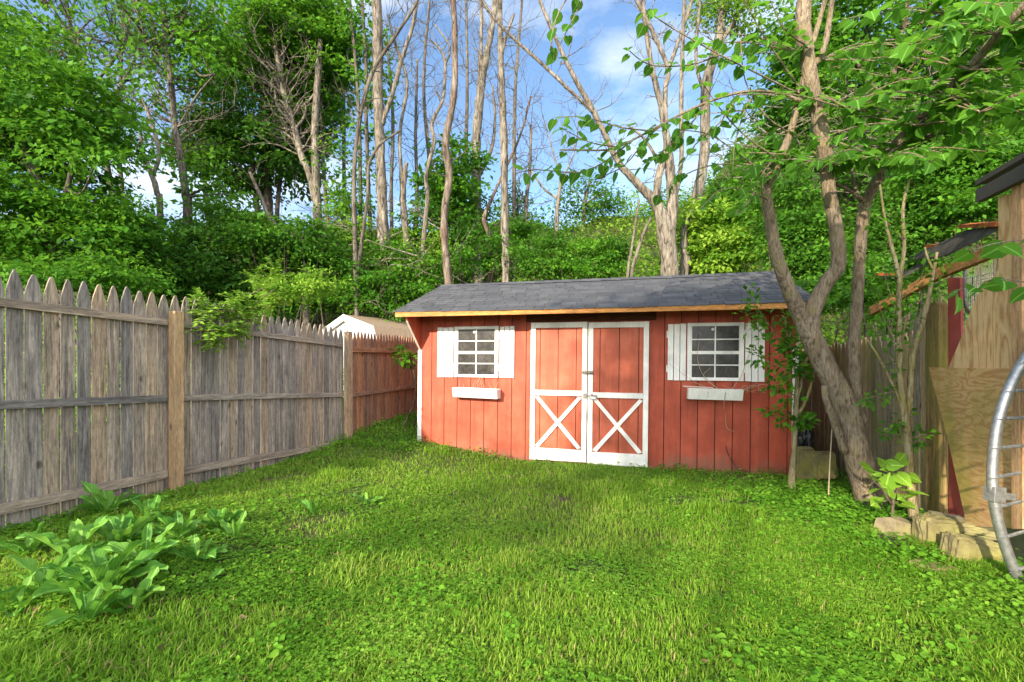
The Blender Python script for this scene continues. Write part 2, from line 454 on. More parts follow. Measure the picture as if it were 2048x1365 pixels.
def ply_mat(name, cols, axis_scale, wave=7.0, dist=6.0, moss=None):
    m, nn, ll, p = nodes_of(name)
    v = mapping(nn, ll, axis_scale)
    n0 = noise(nn, ll, v, 1.6, 3, 0.5, 0.4)
    w = nn.new('ShaderNodeMath'); w.operation = 'MULTIPLY'; w.inputs[1].default_value = wave; ll.new(n0.outputs['Fac'], w.inputs[0])
    fr = nn.new('ShaderNodeMath'); fr.operation = 'PINGPONG'; fr.inputs[1].default_value = 0.5; ll.new(w.outputs[0], fr.inputs[0])
    r = ramp(nn, [(0.0, cols[0]), (0.22, cols[1]), (0.6, cols[2]), (1.0, cols[2])]); ll.new(fr.outputs[0], r.inputs['Fac'])
    n1 = noise(nn, ll, mapping(nn, ll, tuple(x * 6 for x in axis_scale)), 9.0, 4)
    rg = ramp(nn, [(0.3, (0.8, 0.78, 0.75)), (0.7, (1.08, 1.08, 1.08))]); ll.new(n1.outputs['Fac'], rg.inputs['Fac'])
    c = mix(nn, ll, r.outputs['Color'], rg.outputs['Color'], 0.9, 'MULTIPLY')
    vo = nn.new('ShaderNodeTexVoronoi'); vo.inputs['Scale'].default_value = 3.2; ll.new(mapping(nn, ll, (1, 1, 1)), vo.inputs['Vector'])
    rk = ramp(nn, [(0.0, (0.22, 0.12, 0.06)), (0.07, (0.6, .45, .33)), (0.12, (1, 1, 1))]); ll.new(vo.outputs['Distance'], rk.inputs['Fac'])
    c = mix(nn, ll, c, rk.outputs['Color'], 0.75, 'MULTIPLY')
    if moss:
        n3 = noise(nn, ll, mapping(nn, ll, (1, 1, 0.4)), 2.6, 5)
        r3 = ramp(nn, [(0.44, (0, 0, 0)), (0.62, (1, 1, 1))]); ll.new(n3.outputs['Fac'], r3.inputs['Fac'])
        f = nn.new('ShaderNodeMath'); f.operation = 'MULTIPLY'; f.inputs[1].default_value = 0.65; ll.new(r3.outputs['Color'], f.inputs[0])
        c = mix(nn, ll, c, moss, f.outputs[0])
    ll.new(c, p.inputs['Base Color']); p.inputs['Roughness'].default_value = 0.75
    bump(nn, ll, p, n1.outputs['Fac'], 0.2, 0.004)
    return m

RED = paint_mat('red_paint', (0.44, 0.082, 0.041), (0.42, 0.20, 0.15), 0.25, 0.6, dirt=True)
DOOR_RED = paint_mat('door_red_paint', (0.45, 0.097, 0.047), (0.50, 0.28, 0.20), 0.3, 0.55, dirt=True)
WHITE = paint_mat('white_paint', (0.80, 0.78, 0.74), (0.30, 0.27, 0.24), 0.6, 0.5)
EDGE = paint_mat('pale_edge_paint', (0.62, 0.55, 0.47), (0.3, 0.2, 0.15), 0.5)
DARK = plain('dark_gap', (0.012, 0.009, 0.008), 0.95)
FASCIA = wood_mat('fascia_wood', (0.30, 0.15, 0.055), (0.42, 0.225, 0.09), (0.50, 0.30, 0.14), 'X', grain=22)
DECK = wood_mat('roof_deck', (0.05, 0.035, 0.025), (0.08, 0.055, 0.04), (0.11, .08, .055), 'X', knots=False)
METAL = plain('galvanised_metal', (0.38, 0.39, 0.40), 0.5, 0.8, 0.3, 30)
DULLM = plain('dull_metal', (0.20, 0.19, 0.175), 0.5, 0.85, 0.35, 60)
FENCE = wood_mat('weathered_fence', (0.12, 0.108, 0.097), (0.285, 0.253, 0.222), (0.45, 0.405, 0.355), 'Z', grain=46.0)
FENCE_RAIL = wood_mat('weathered_rail', (0.15, 0.132, 0.117), (0.29, 0.257, 0.225), (0.41, 0.367, 0.32), 'X')
FENCE_BOUNCE = wood_mat('bounce_lit_fence', (0.18, 0.10, 0.07), (0.36, 0.205, 0.145), (0.45, 0.29, 0.22), 'Z')  # wood colour with the red shed's bounce light mixed in, rails likewise
RAIL_BOUNCE = wood_mat('bounce_lit_rail', (0.2, 0.11, 0.08), (0.36, 0.21, 0.15), (0.44, 0.28, 0.21), 'X')
POST_NEW = wood_mat('new_post', (0.25, 0.165, 0.095), (0.38, 0.26, 0.15), (0.45, 0.335, 0.21), 'Z', grain=16)
POST_OLD = wood_mat('grey_post', (0.24, 0.165, 0.11), (0.42, 0.30, 0.205), (0.50, 0.385, 0.28), 'Z', grain=20)
OLD = wood_mat('old_fence_wood', (0.16, 0.13, 0.085), (0.36, 0.305, 0.22), (0.52, 0.46, 0.35), 'Z', moss=(0.20, 0.20, 0.05))
MOSSY = wood_mat('mossy_wood', (0.10, 0.08, 0.04), (0.20, 0.16, 0.085), (0.30, 0.25, 0.14), 'Z', moss=(0.19, 0.19, 0.03))
BARK_PALE = bark_mat('pale_bark', (0.05, 0.043, 0.035), (0.18, 0.157, 0.125), (0.34, 0.305, 0.25), 7.0, 1.5)
BARK_GREY = bark_mat('grey_bark', (0.04, 0.034, 0.028), (0.12, 0.105, 0.085), (0.22, 0.195, 0.16), 6.0, 1.0)
BARK_RED = bark_mat('reddish_bark', (0.05, 0.035, 0.028), (0.15, 0.115, 0.09), (0.27, 0.23, 0.185), 6.0, 1.0, moss=(0.13, 0.065, 0.05))
BARK_DARK = bark_mat('dark_bark', (0.03, 0.025, 0.02), (0.09, 0.07, 0.055), (0.16, 0.13, 0.1), 8.0, 0.8)
BARK_REDBUD = bark_mat('redbud_bark', (0.11, 0.084, 0.059), (0.265, 0.208, 0.150), (0.39, 0.32, 0.24), 26.0, 0.9, moss=(0.25, 0.21, 0.09))
BARK_MOSS = bark_mat('mossy_bark', (0.14, 0.11, 0.06), (0.30, 0.25, 0.14), (0.42, 0.37, 0.24), 20.0, 0.7, moss=(0.28, 0.26, 0.06))
L_BRIGHT = leaf_mat('bright_leaf', (0.025, 0.085, 0.010), (0.060, 0.19, 0.014), (0.13, 0.31, 0.022))
L_YEL = leaf_mat('yellow_green_leaf', (0.10, 0.23, 0.02), (0.18, 0.34, 0.03), (0.30, 0.44, 0.055))
L_MID = leaf_mat('mid_leaf', (0.025, 0.08, 0.010), (0.055, 0.165, 0.015), (0.11, 0.27, 0.024))
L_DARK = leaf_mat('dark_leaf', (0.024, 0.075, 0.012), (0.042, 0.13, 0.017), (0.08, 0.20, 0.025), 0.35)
L_RB = leaf_mat('heart_leaf', (0.032, 0.115, 0.010), (0.060, 0.19, 0.015), (0.11, 0.29, 0.024), 0.5, 0.5, veins=True)
L_SEED = leaf_mat('seedling_leaf', (0.16, 0.34, 0.03), (0.22, 0.42, 0.035), (0.27, 0.48, 0.05), 0.4, 0.45, veins=True)
L_DOCK = leaf_mat('dock_leaf', (0.05, 0.18, 0.018), (0.10, 0.27, 0.028), (0.17, 0.36, 0.05), 0.34, 0.5, veins=True, spec=0.25)
GRASS = leaf_mat('grass_blade', (0.075, 0.18, 0.014), (0.175, 0.345, 0.026), (0.33, 0.47, 0.065), 0.42, straw=(0.42, 0.34, 0.15))
CLOVER = leaf_mat('clover_leaf', (0.06, 0.17, 0.014), (0.14, 0.32, 0.024), (0.28, 0.47, 0.060), 0.38)
DRY = plain('dry_stem', (0.42, 0.33, 0.22), 0.85)
STONE = None
def stone_mat(name, a, b, moss):
    m, nn, ll, p = nodes_of(name)
    v = mapping(nn, ll, (1, 1, 1))
    n1 = noise(nn, ll, v, 9.0, 8, 0.65); n2 = noise(nn, ll, v, 4.0, 5)
    r = ramp(nn, [(0.35, a), (0.65, b)]); ll.new(n1.outputs['Fac'], r.inputs['Fac'])
    r2 = ramp(nn, [(0.4, (0, 0, 0)), (0.62, (1, 1, 1))]); ll.new(n2.outputs['Fac'], r2.inputs['Fac'])
    f = nn.new('ShaderNodeMath'); f.operation = 'MULTIPLY'; f.inputs[1].default_value = 0.75; ll.new(r2.outputs['Color'], f.inputs[0])
    ll.new(mix(nn, ll, r.outputs['Color'], moss, f.outputs[0]), p.inputs['Base Color'])
    p.inputs['Roughness'].default_value = 0.9
    bump(nn, ll, p, n1.outputs['Fac'], 0.8, 0.02)
    return m
ROCK = stone_mat('rock', (0.14, 0.11, 0.065), (0.29, 0.24, 0.155), (0.22, 0.21, 0.07))
BLOCK = stone_mat('mossy_block', (0.13, 0.11, 0.05), (0.27, 0.235, 0.12), (0.185, 0.18, 0.03))

# ------------------------------------------------------------------ ground (one sheet, to the horizon)
def ground():
    inner = lambda a, b, s: list(np.arange(a, b, s))
    xs = [-600, -300, -150, -80, -50, -36] + inner(-28, -6, 0.5) + inner(-6, 7, 0.12) + inner(7, 32, 0.5) + [36, 50, 80, 150, 300, 600]
    ys = [-600, -300, -120, -60, -30, -15, -8, -4] + inner(-2, 10, 0.12) + inner(10, 24, 0.35) + [26, 30, 40, 70, 150, 300, 800]
    X, Yg = np.meshgrid(xs, ys); Z = g(X, Yg)
    V = np.stack([X, Yg, Z], -1).reshape(-1, 3)
    nx, ny = len(xs), len(ys)
    i = np.arange(ny - 1)[:, None] * nx + np.arange(nx - 1)[None]
    Fc = np.stack([i, i + 1, i + nx + 1, i + nx], -1).reshape(-1, 4)
    me = np_mesh('ground', V, [Fc], np.full(len(Fc), .5))
    me.polygons.foreach_set('use_smooth', [True] * len(Fc))
    m, nn, ll, p = nodes_of('soil')
    v = mapping(nn, ll, (1, 1, 1))
    n1 = noise(nn, ll, v, 1.3, 6); n2 = noise(nn, ll, v, 34.0, 8, 0.7)
    r1 = ramp(nn, [(0.42, (0.060, 0.095, 0.018)), (0.6, (0.085, 0.075, 0.030)), (0.72, (0.115, 0.08, 0.045))]); ll.new(n1.outputs['Fac'], r1.inputs['Fac'])
    r2 = ramp(nn, [(0.3, (0.45, 0.45, 0.45)), (0.7, (1.25, 1.2, 1.1))]); ll.new(n2.outputs['Fac'], r2.inputs['Fac'])
    ll.new(mix(nn, ll, r1.outputs['Color'], r2.outputs['Color'], 0.9, 'MULTIPLY'), p.inputs['Base Color'])
    p.inputs['Roughness'].default_value = 0.95
    bump(nn, ll, p, n2.outputs['Fac'], 0.6, 0.03)
    tag(link('ground', me, m), kind='structure')
ground()

# ------------------------------------------------------------------ red shed
YAW, TILT = R(-14.66), 0.011
SO = Vector((-1.38, 6.75, 0.05))
SROT = (0, TILT, YAW)
def shed():
    root = empty('storage_shed', SO, SROT)
    tag(root, 'red wooden shed with white crossed double doors, shutters and dark shingled roof', 'shed')
    W, D_, RB, SL = 4.95, 2.44, 1.1, 0.405
    ztop = 2.03 + 0.5 * SL                       # roof plane at the wall
    # wall: front boards, then plain sides
    b = MB(); x = 0.0; e = 0.19; k = 0
    while x < W - 0.01:
        b.box(x + 0.005, min(e, W) - 0.005, 0, 0.02, -0.15, 2.19, random.random())
        x = e; e += 0.2035
    MB().box(0.01, W - .01, 0.012, 0.05, -0.15, 2.185).build('groove_backing', DARK, root)
    for sx in (0.0, W - 0.03):
        b.prism([(sx, 0.052, -0.15), (sx, 0.052, 2.19), (sx, RB, ztop + RB * SL - .03), (sx, D_, 2.1), (sx, D_, -.15)], (0.03, 0, 0))
    b.box(0.031, W - 0.031, D_ - .03, D_, -0.15, 2.1)
    wall = b.build('wall', RED, root)
    # corner trims
    for x0, z0 in ((-0.022, 0.16), (W - 0.035, -0.05)):
        MB().box(x0, x0 + 0.062, -0.022, -0.001, z0, 1.53).build('corner_trim', WHITE, root, bevel=0.003)
    # roof: deck, shingle courses, rear slope
    x0, x1 = -0.14, W + 0.07
    rf = MB()
    fr = lambda y: 2.035 + (y + 0.5) * SL
    rf.prism([(x0, -0.5, fr(-.5) - .035), (x0, -0.5, fr(-.5) - .004), (x0, RB, fr(RB) - .004), (x0, D_ + .12, fr(RB) - (D_ + .12 - RB) * .42), (x0, D_ + .12, fr(RB) - (D_ + .12 - RB) * .42 - .03), (x0, RB, fr(RB) - .035)], (x1 - x0, 0, 0))
    roof = rf.build('roof', DECK, root)
    sh = MB(); n = 13; sl = (RB + 0.5)
    for i in range(n):
        ya = -0.52 + i * sl / n; yb = min(ya + sl / n + 0.03, RB + .01)
        x = x0 - 0.03 - random.random() * 0.25
        while x < x1:
            w = 0.22 + random.uniform(-.1, .05)
            xa, xb = max(x + 0.004, x0 - .012), min(x + w - 0.004, x1 + .012)
            if xb - xa > 0.01:
                lift = 0.013 + random.random() * 0.006
                za, zb = fr(ya) + lift, fr(yb) + 0.002
                dy = random.uniform(-.004, .004)
                sag = lambda X: -0.016 * math.sin(math.pi * (X - x0) / (x1 - x0))
                vv = [(xa, ya + dy, za - .012 + sag(xa)), (xb, ya + dy, za - .012 + sag(xb)), (xb, yb, zb - .004), (xa, yb, zb - .004),
                      (xa, ya + dy, za + sag(xa)), (xb, ya + dy, za + sag(xb)), (xb, yb, zb), (xa, yb, zb)]
                sh.add(vv, [(0, 3, 2, 1), (4, 5, 6, 7), (0, 1, 5, 4), (1, 2, 6, 5), (2, 3, 7, 6), (3, 0, 4, 7)], random.random())
            x += w
    xx = x0
    while xx < x1:                                       # ridge caps
        w = 0.15
        sh.add([(xx, RB - .12, fr(RB - .12) + .016), (xx + w, RB - .12, fr(RB - .12) + .012), (xx + w, RB, fr(RB) + .022), (xx, RB, fr(RB) + .028),
                (xx + w, RB + .12, fr(RB) - .05 + .012), (xx, RB + .12, fr(RB) - .05 + .016)], [(0, 1, 2, 3), (3, 2, 4, 5)], random.random())
        xx += w
    m, nn, ll, p = nodes_of('asphalt_shingle')
    a = nn.new('ShaderNodeAttribute'); a.attribute_name = 'rnd'
    r = ramp(nn, [(0.0, (0.050, 0.053, 0.062)), (0.6, (0.062, 0.066, 0.076)), (1.0, (0.080, 0.084, 0.094))]); ll.new(a.outputs['Fac'], r.inputs['Fac'])
    n1 = noise(nn, ll, mapping(nn, ll, (1, 1, 1)), 160.0, 6, 0.7); n2 = noise(nn, ll, mapping(nn, ll, (1, 1, 1)), 3.0, 4)
    r1 = ramp(nn, [(0.3, (0.6, .6, .6)), (0.7, (1.35, 1.35, 1.35))]); ll.new(n1.outputs['Fac'], r1.inputs['Fac'])
    r2 = ramp(nn, [(0.35, (0.86, .86, .87)), (0.7, (1.14, 1.12, 1.08))]); ll.new(n2.outputs['Fac'], r2.inputs['Fac'])
    ll.new(mix(nn, ll, mix(nn, ll, r.outputs['Color'], r1.outputs['Color'], .9, 'MULTIPLY'), r2.outputs['Color'], 1., 'MULTIPLY'), p.inputs['Base Color'])
    p.inputs['Roughness'].default_value = 0.85; bump(nn, ll, p, n1.outputs['Fac'], 0.5, 0.004)
    sh.build('shingles', m, roof)
    MB().box(x0 + .005, x1 - .01, -0.505, -0.468, 1.962, 2.030).build('fascia', FASCIA, root, bevel=0.003)
    # eave brackets (the side walls carried out under the eave)
    for x0_ in (-0.004, W - 0.018):
        pts = [(x0_, -0.002, 1.534), (x0_, -0.002, 2.17), (x0_, -0.455, 2.0), (x0_, -0.455, 1.95), (x0_, -0.425, 1.915)]
        br = MB().prism(pts, (0.022, 0, 0)).build('eave_bracket', RED, root, bevel=.002)
        MB().beam((x0_ + .011, -0.003, 1.52), (x0_ + .011, -0.432, 1.91), 0.027, 0.008).build('bracket_edge', EDGE, br)
    # header band above the doors, eave shade painted into its dark colour
    MB().box(1.62, 3.34, -0.006, -0.001, 1.912, 2.12).build('shaded_header', wood_mat('shaded_header_wood', (0.05, .022, .016), (.08, .032, .022), (.11, .045, .03), 'X', knots=False), root)
    # doors
    def door(xa, xb, zb, zt, inner_left):
        d = MB(); nb = 4; ws = [.17, .32, .32, .19] if not inner_left else [.2, .32, .32, .16]
        x = xa
        for w in ws:
            xe = x + w * (xb - xa)
            d.box(x + .004, xe - .004, -0.034, -0.012, zb + .03, zt - .01, random.random()); x = xe
        do = d.build('door', DOOR_RED, root)
        MB().box(xa + .01, xb - .01, -0.016, -0.003, zb + .02, zt - .015).build('door_backing', DARK, do)
        t = MB(); y0, y1 = -.056, -.035
        st = 0.066
        t.box(xa, xa + st, y0, y1, zb + .165, zt, .1); t.box(xb - st, xb, y0, y1, zb + .165, zt, .3)
        t.box(xa + st + .001, xb - st - .001, y0, y1 + .001, zt - .075, zt - .002, .5)
        t.box(xa, xb, y0 - .001, y1, zb, zb + .163, .7)
        zm = zb + 0.92
        t.box(xa + st + .001, xb - st - .001, y0, y1, zm - .036, zm + .036, .9)
        t.build('door_trim', WHITE, do, bevel=.003)
        br = MB()
        zl, zh = zb + .167, zm - .04
        A, B_ = np.array([xa + st + .03, 0, zl]), np.array([xb - st - .02, 0, zh])
        C_, D2 = np.array([xa + st + .02, 0, zh]), np.array([xb - st - .03, 0, zl])
        def diag(p, q, ya, yb, r):
            d_ = (q - p) / np.linalg.norm(q - p); w_ = np.array([-d_[2], 0, d_[0]]) * .034
            poly = [p + w_, p - w_, q - w_, q + w_]
            lim = lambda v: np.array([min(max(v[0], xa + st + .002), xb - st - .002), ya, min(max(v[2], zl), zh)])
            br.prism([lim(v) for v in poly], (0, yb - ya, 0), r)
        diag(A, B_, y0 - .004, y1 - .001, .2)
        diag(C_, D2, y0 + .006, y1 - .002, .4)
        br.build('cross_brace', WHITE, do, bevel=.002)
        hx = xa - .035 if inner_left is False else xb + .004
        for z in (.32, .96, 1.76):
            MB().box(hx, hx + .03, -.024, -.001, z, z + .11).build('hinge', RED, do, bevel=.004)
        return do
    dl = door(1.690, 2.462, 0.022, 1.902, False)
    dr = door(2.474, 3.250, 0.006, 1.894, True)
    h = MB()
    h.box(2.402, 2.462, -.066, -.057, 1.195, 1.255); h.box(2.476, 2.54, -.066, -.057, 1.195, 1.25)
    h.tube([(2.40, -.075, 1.226), (2.545, -.075, 1.222)], .012, 8, sub=1); h.tube([(2.43, -.066, 1.226), (2.43, -.09, 1.23)], .007, 6, sub=1)
    h.build('slide_bolt', DULLM, dl)
    h = MB()
    h.box(2.415, 2.458, -.065, -.057, .875, .945); h.box(2.477, 2.60, -.066, -.0575, .89, .925)
    h.tube([(2.52, -.066, .93), (2.52, -.085, .935), (2.545, -.09, .93)], .006, 6)
    h.build('hasp', DULLM, dr)
    MB().box(2.50, 2.59, -.098, -.070, .868, .905, rot=Matrix.Rotation(R(8), 3, 'Y')).build('padlock', METAL, dr, bevel=.006)
    # windows and shutters
    mg, nn, ll, p = nodes_of('dusty_glass')
    n1 = noise(nn, ll, mapping(nn, ll, (1, 1, 1)), 6.0, 6); n2 = noise(nn, ll, mapping(nn, ll, (1, 1, 0.3)), 60.0, 5)
    r1 = ramp(nn, [(0.35, (0.018, 0.017, 0.016)), (0.7, (0.07, 0.064, 0.058))]); ll.new(n1.outputs['Fac'], r1.inputs['Fac'])
    r2 = ramp(nn, [(0.4, (0.7, .7, .7)), (0.75, (1.5, 1.5, 1.5))]); ll.new(n2.outputs['Fac'], r2.inputs['Fac'])
    ll.new(mix(nn, ll, r1.outputs['Color'], r2.outputs['Color'], 1.0, 'MULTIPLY'), p.inputs['Base Color'])
    p.inputs['Roughness'].default_value = 0.2; p.inputs['Specular IOR Level'].default_value = 0.28
    for xa, xb in ((0.553, 1.218), (3.718, 4.376)):
        za, zb = 1.137, 1.866
        f = MB(); y0, y1 = -.030, -.001; w = .042
        f.box(xa, xa + w, y0, y1, za, zb); f.box(xb - w, xb, y0, y1, za, zb)
        f.box(xa + w, xb - w, y0, y1 + .0005, zb - w, zb - .001); f.box(xa + w, xb - w, y0 - .006, y1 + .0005, za + .001, za + w)
        fo = f.build('window', WHITE, root, bevel=.003)
        s_ = MB(); y0, y1 = -.022, -.008
        ia, ib = xa + w, xb - w; xm = (ia + ib) / 2; zm = (za + zb) / 2 - .01; ja, jb = za + w, zb - w
        s_.box(ia, ib, y0 - .003, y1, zm - .02, zm + .02)
        for xx_ in (ia, ib - .014): s_.box(xx_, xx_ + .014, y0, y1 - .001, ja, jb)
        s_.box(xm - .0075, xm + .0075, y0 + .001, y1, ja, zm - .02); s_.box(xm - .0075, xm + .0075, y0 + .001, y1, zm + .02, jb)
        for zz in ((ja + zm) / 2, (jb + zm) / 2 ): s_.box(ia + .014, xm - .0075, y0 + .001, y1, zz - .007, zz + .007); s_.box(xm + .0075, ib - .014, y0 + .001, y1, zz - .007, zz + .007)
        s_.build('sash', WHITE, fo)
        MB().box(ia + .001, ib - .001, -.0145, -.0125, ja + .001, jb - .001).build('pane', mg, fo)
        c_ = MB(); c_.tube([(xm - .03, -.028, jb - .04), (xm - .03, -.016, jb - .04)], .018, 14, sub=1); c_.build('vent_disc', WHITE, fo)
    for xa, xb, hs in ((0.285, 0.541, 1), (1.232, 1.452, -1), (3.480, 3.706, -1), (4.388, 4.611, -1)):
        s_ = MB(); n = 3; w = (xb - xa) / n
        for i in range(n):
            s_.box(xa + i * w + .004, xa + (i + 1) * w - .004, -.027, -.006, 1.135 + random.uniform(-.004, .004), 1.858 + random.uniform(-.004, .004), random.random())
        so = s_.build('shutter', WHITE, root, bevel=.003)
        for z in (1.25, 1.66): MB().box(xa + .01, xb - .01, -.0062, -.001, z, z + .06).build('batten', DARK, so)
        hx = xb - .004 if hs > 0 else xa - .012
        for z in (1.24, 1.68): MB().box(hx, hx + .014, -.034, -.004, z, z + .09).build('hinge', WHITE, so, bevel=.003)
    # flower boxes
    for xa, xb, zt, tl in ((0.59, 1.252, 0.985, R(1.3)), (3.72, 4.343, 1.04, R(0.3))):
        f = MB(); zb = zt - .135; rot = Matrix.Rotation(tl, 3, 'Y'); cc = ((xa + xb) / 2, -.1, zt - .07)
        thirds = [xa + (xb - xa) * q for q in (0, .36, .68, 1)]
        for i in range(3):
            f.add([tuple(Vector(cc) + rot @ (Vector(q) - Vector(cc))) for q in
                   [(thirds[i] + .0025, -.155, zb), (thirds[i + 1] - .0025, -.155, zb), (thirds[i + 1] - .0025, -.145, zb), (thirds[i] + .0025, -.145, zb),
                    (thirds[i] + .0025, -.205, zt), (thirds[i + 1] - .0025, -.205, zt), (thirds[i + 1] - .0025, -.193, zt), (thirds[i] + .0025, -.193, zt)]],
                  [(0, 1, 5, 4), (1, 2, 6, 5), (2, 3, 7, 6), (3, 0, 4, 7), (4, 5, 6, 7), (0, 3, 2, 1)], random.random())
        def bx(*a): f.box(*a, rot=rot, c=cc)
        bx(xa, xb, -.020, -.005, zb - .002, zt); bx(xa + .01, xb - .01, -.15, -.02, zb + .001, zb + .014)
        for xe in (xa, xb - .012):
            f.prism([tuple(Vector(cc) + rot @ (Vector(q) - Vector(cc))) for q in [(xe, -.193, zt - .001), (xe, -.145, zb + .002), (xe, -.021, zb + .002), (xe, -.021, zt - .001)]], (.012, 0, 0))
        fo = f.build('flower_box', WHITE, root, bevel=.002)
        MB().box(xa + .014, xb - .014, -.18, -.021, zt - .06, zt - .045).build('soil', plain('box_soil', (0.09, 0.06, 0.04), .95), fo)
    MB().add([(3.66, -.2, 1.062), (4.0, -.2, 1.05), (4.0, -.13, 1.053), (3.66, -.13, 1.066), (3.66, -.2, 1.07), (4.0, -.2, 1.057), (4.0, -.13, 1.06), (3.66, -.13, 1.074)],
             [(0, 3, 2, 1), (4, 5, 6, 7), (0, 1, 5, 4), (1, 2, 6, 5), (2, 3, 7, 6), (3, 0, 4, 7)]).build('loose_slat', EDGE, root)
    return root
SHED = shed()
SM = Matrix.Translation(SO) @ Euler(SROT).to_matrix().to_4x4()
def S(x, y, z):
    return np.array(SM @ Vector((x, y, z)))

def wiggle(p, q, n, amp):
    p, q = np.array(p, float), np.array(q, float)
    out = [p]
    for i in range(1, n):
        out.append(p + (q - p) * i / n + rng.normal(size=3) * amp)
    return out + [q]

def dry_stems():
    m = MB()
    for px, pts in enumerate([[(4.34, -.1, 1.0), (4.42, -.14, 1.06), (4.56, -.12, 1.1), (4.72, -.1, 1.06), (4.9, -.1, .97)],
                              [(4.15, -.1, 1.0), (3.95, -.07, 1.15), (3.85, -.06, 1.4), (3.88, -.06, 1.75)],
                              [(4.2, -.1, 1.0), (4.33, -.06, 1.2), (4.42, -.06, 1.45), (4.58, -.06, 1.7)],
                              [(4.1, -.1, 1.0), (3.8, -.08, 1.12), (3.5, -.06, 1.35)],
                              [(4.1, -.1, 1.0), (4.0, -.08, 1.1), (3.9, -.05, 1.2), (3.98, -.05, 1.3)],
                              [(4.14, -.2, 1.0), (4.12, -.22, .85), (4.16, -.05, .72), (4.2, -.03, .55), (4.28, -.03, .5)]]):
        m.tube([S(*p) + rng.normal(size=3) * .008 for p in pts], [.0032] * (len(pts) - 1) + [.0016], 5, sub=5)
    for i in range(8):
        a = S(4.25 + i * .05, -.1, 1.0); m.tube(wiggle(a, a + np.array([rng.normal() * .15, -.05, .05 + rng.random() * .08]), 3, .015), .0025, 4, sub=3)
    o = m.build('dried_stems', DRY)
    tag(o, 'pale dry vine stems straggling out of the right-hand white window box', 'dead vine')
    m = MB()
    for i in range(9):
        a = S(.68 + .06 * i, -.1, .93); m.tube(wiggle(a, a + np.array([rng.normal() * .08, .04, .08 + rng.random() * .16]), 3, .02), .0022, 4, sub=3)
    o = m.build('dried_stems', DRY)
    tag(o, 'short dry stalks standing in the left-hand white window box', 'dead plant')
    m = MB(); m.tube([S(4.18, -.04, .33), S(4.22, -.07, .2), S(4.4, -.12, -.08)], [.006, .007, .006], 6)
    tag(m.build('fallen_stick', BARK_DARK), 'thin dark stick leaning on the red wall below the right window', 'stick')
dry_stems()

# ------------------------------------------------------------------ left picket fence
def picket(mb, x, w, zb, zt, y, r, t=0.014):
    h = w / 2
    pr = [(-h, zb), (h, zb), (h, zt - .155), (h * .86, zt - .115), (h * .5, zt - .045), (h * .18, zt - .006), (0, zt),
          (-h * .18, zt - .006), (-h * .5, zt - .045), (-h * .86, zt - .115), (-h, zt - .155)]
    mb.prism([(x + a, y, b) for a, b in pr], (0, t, 0), r)

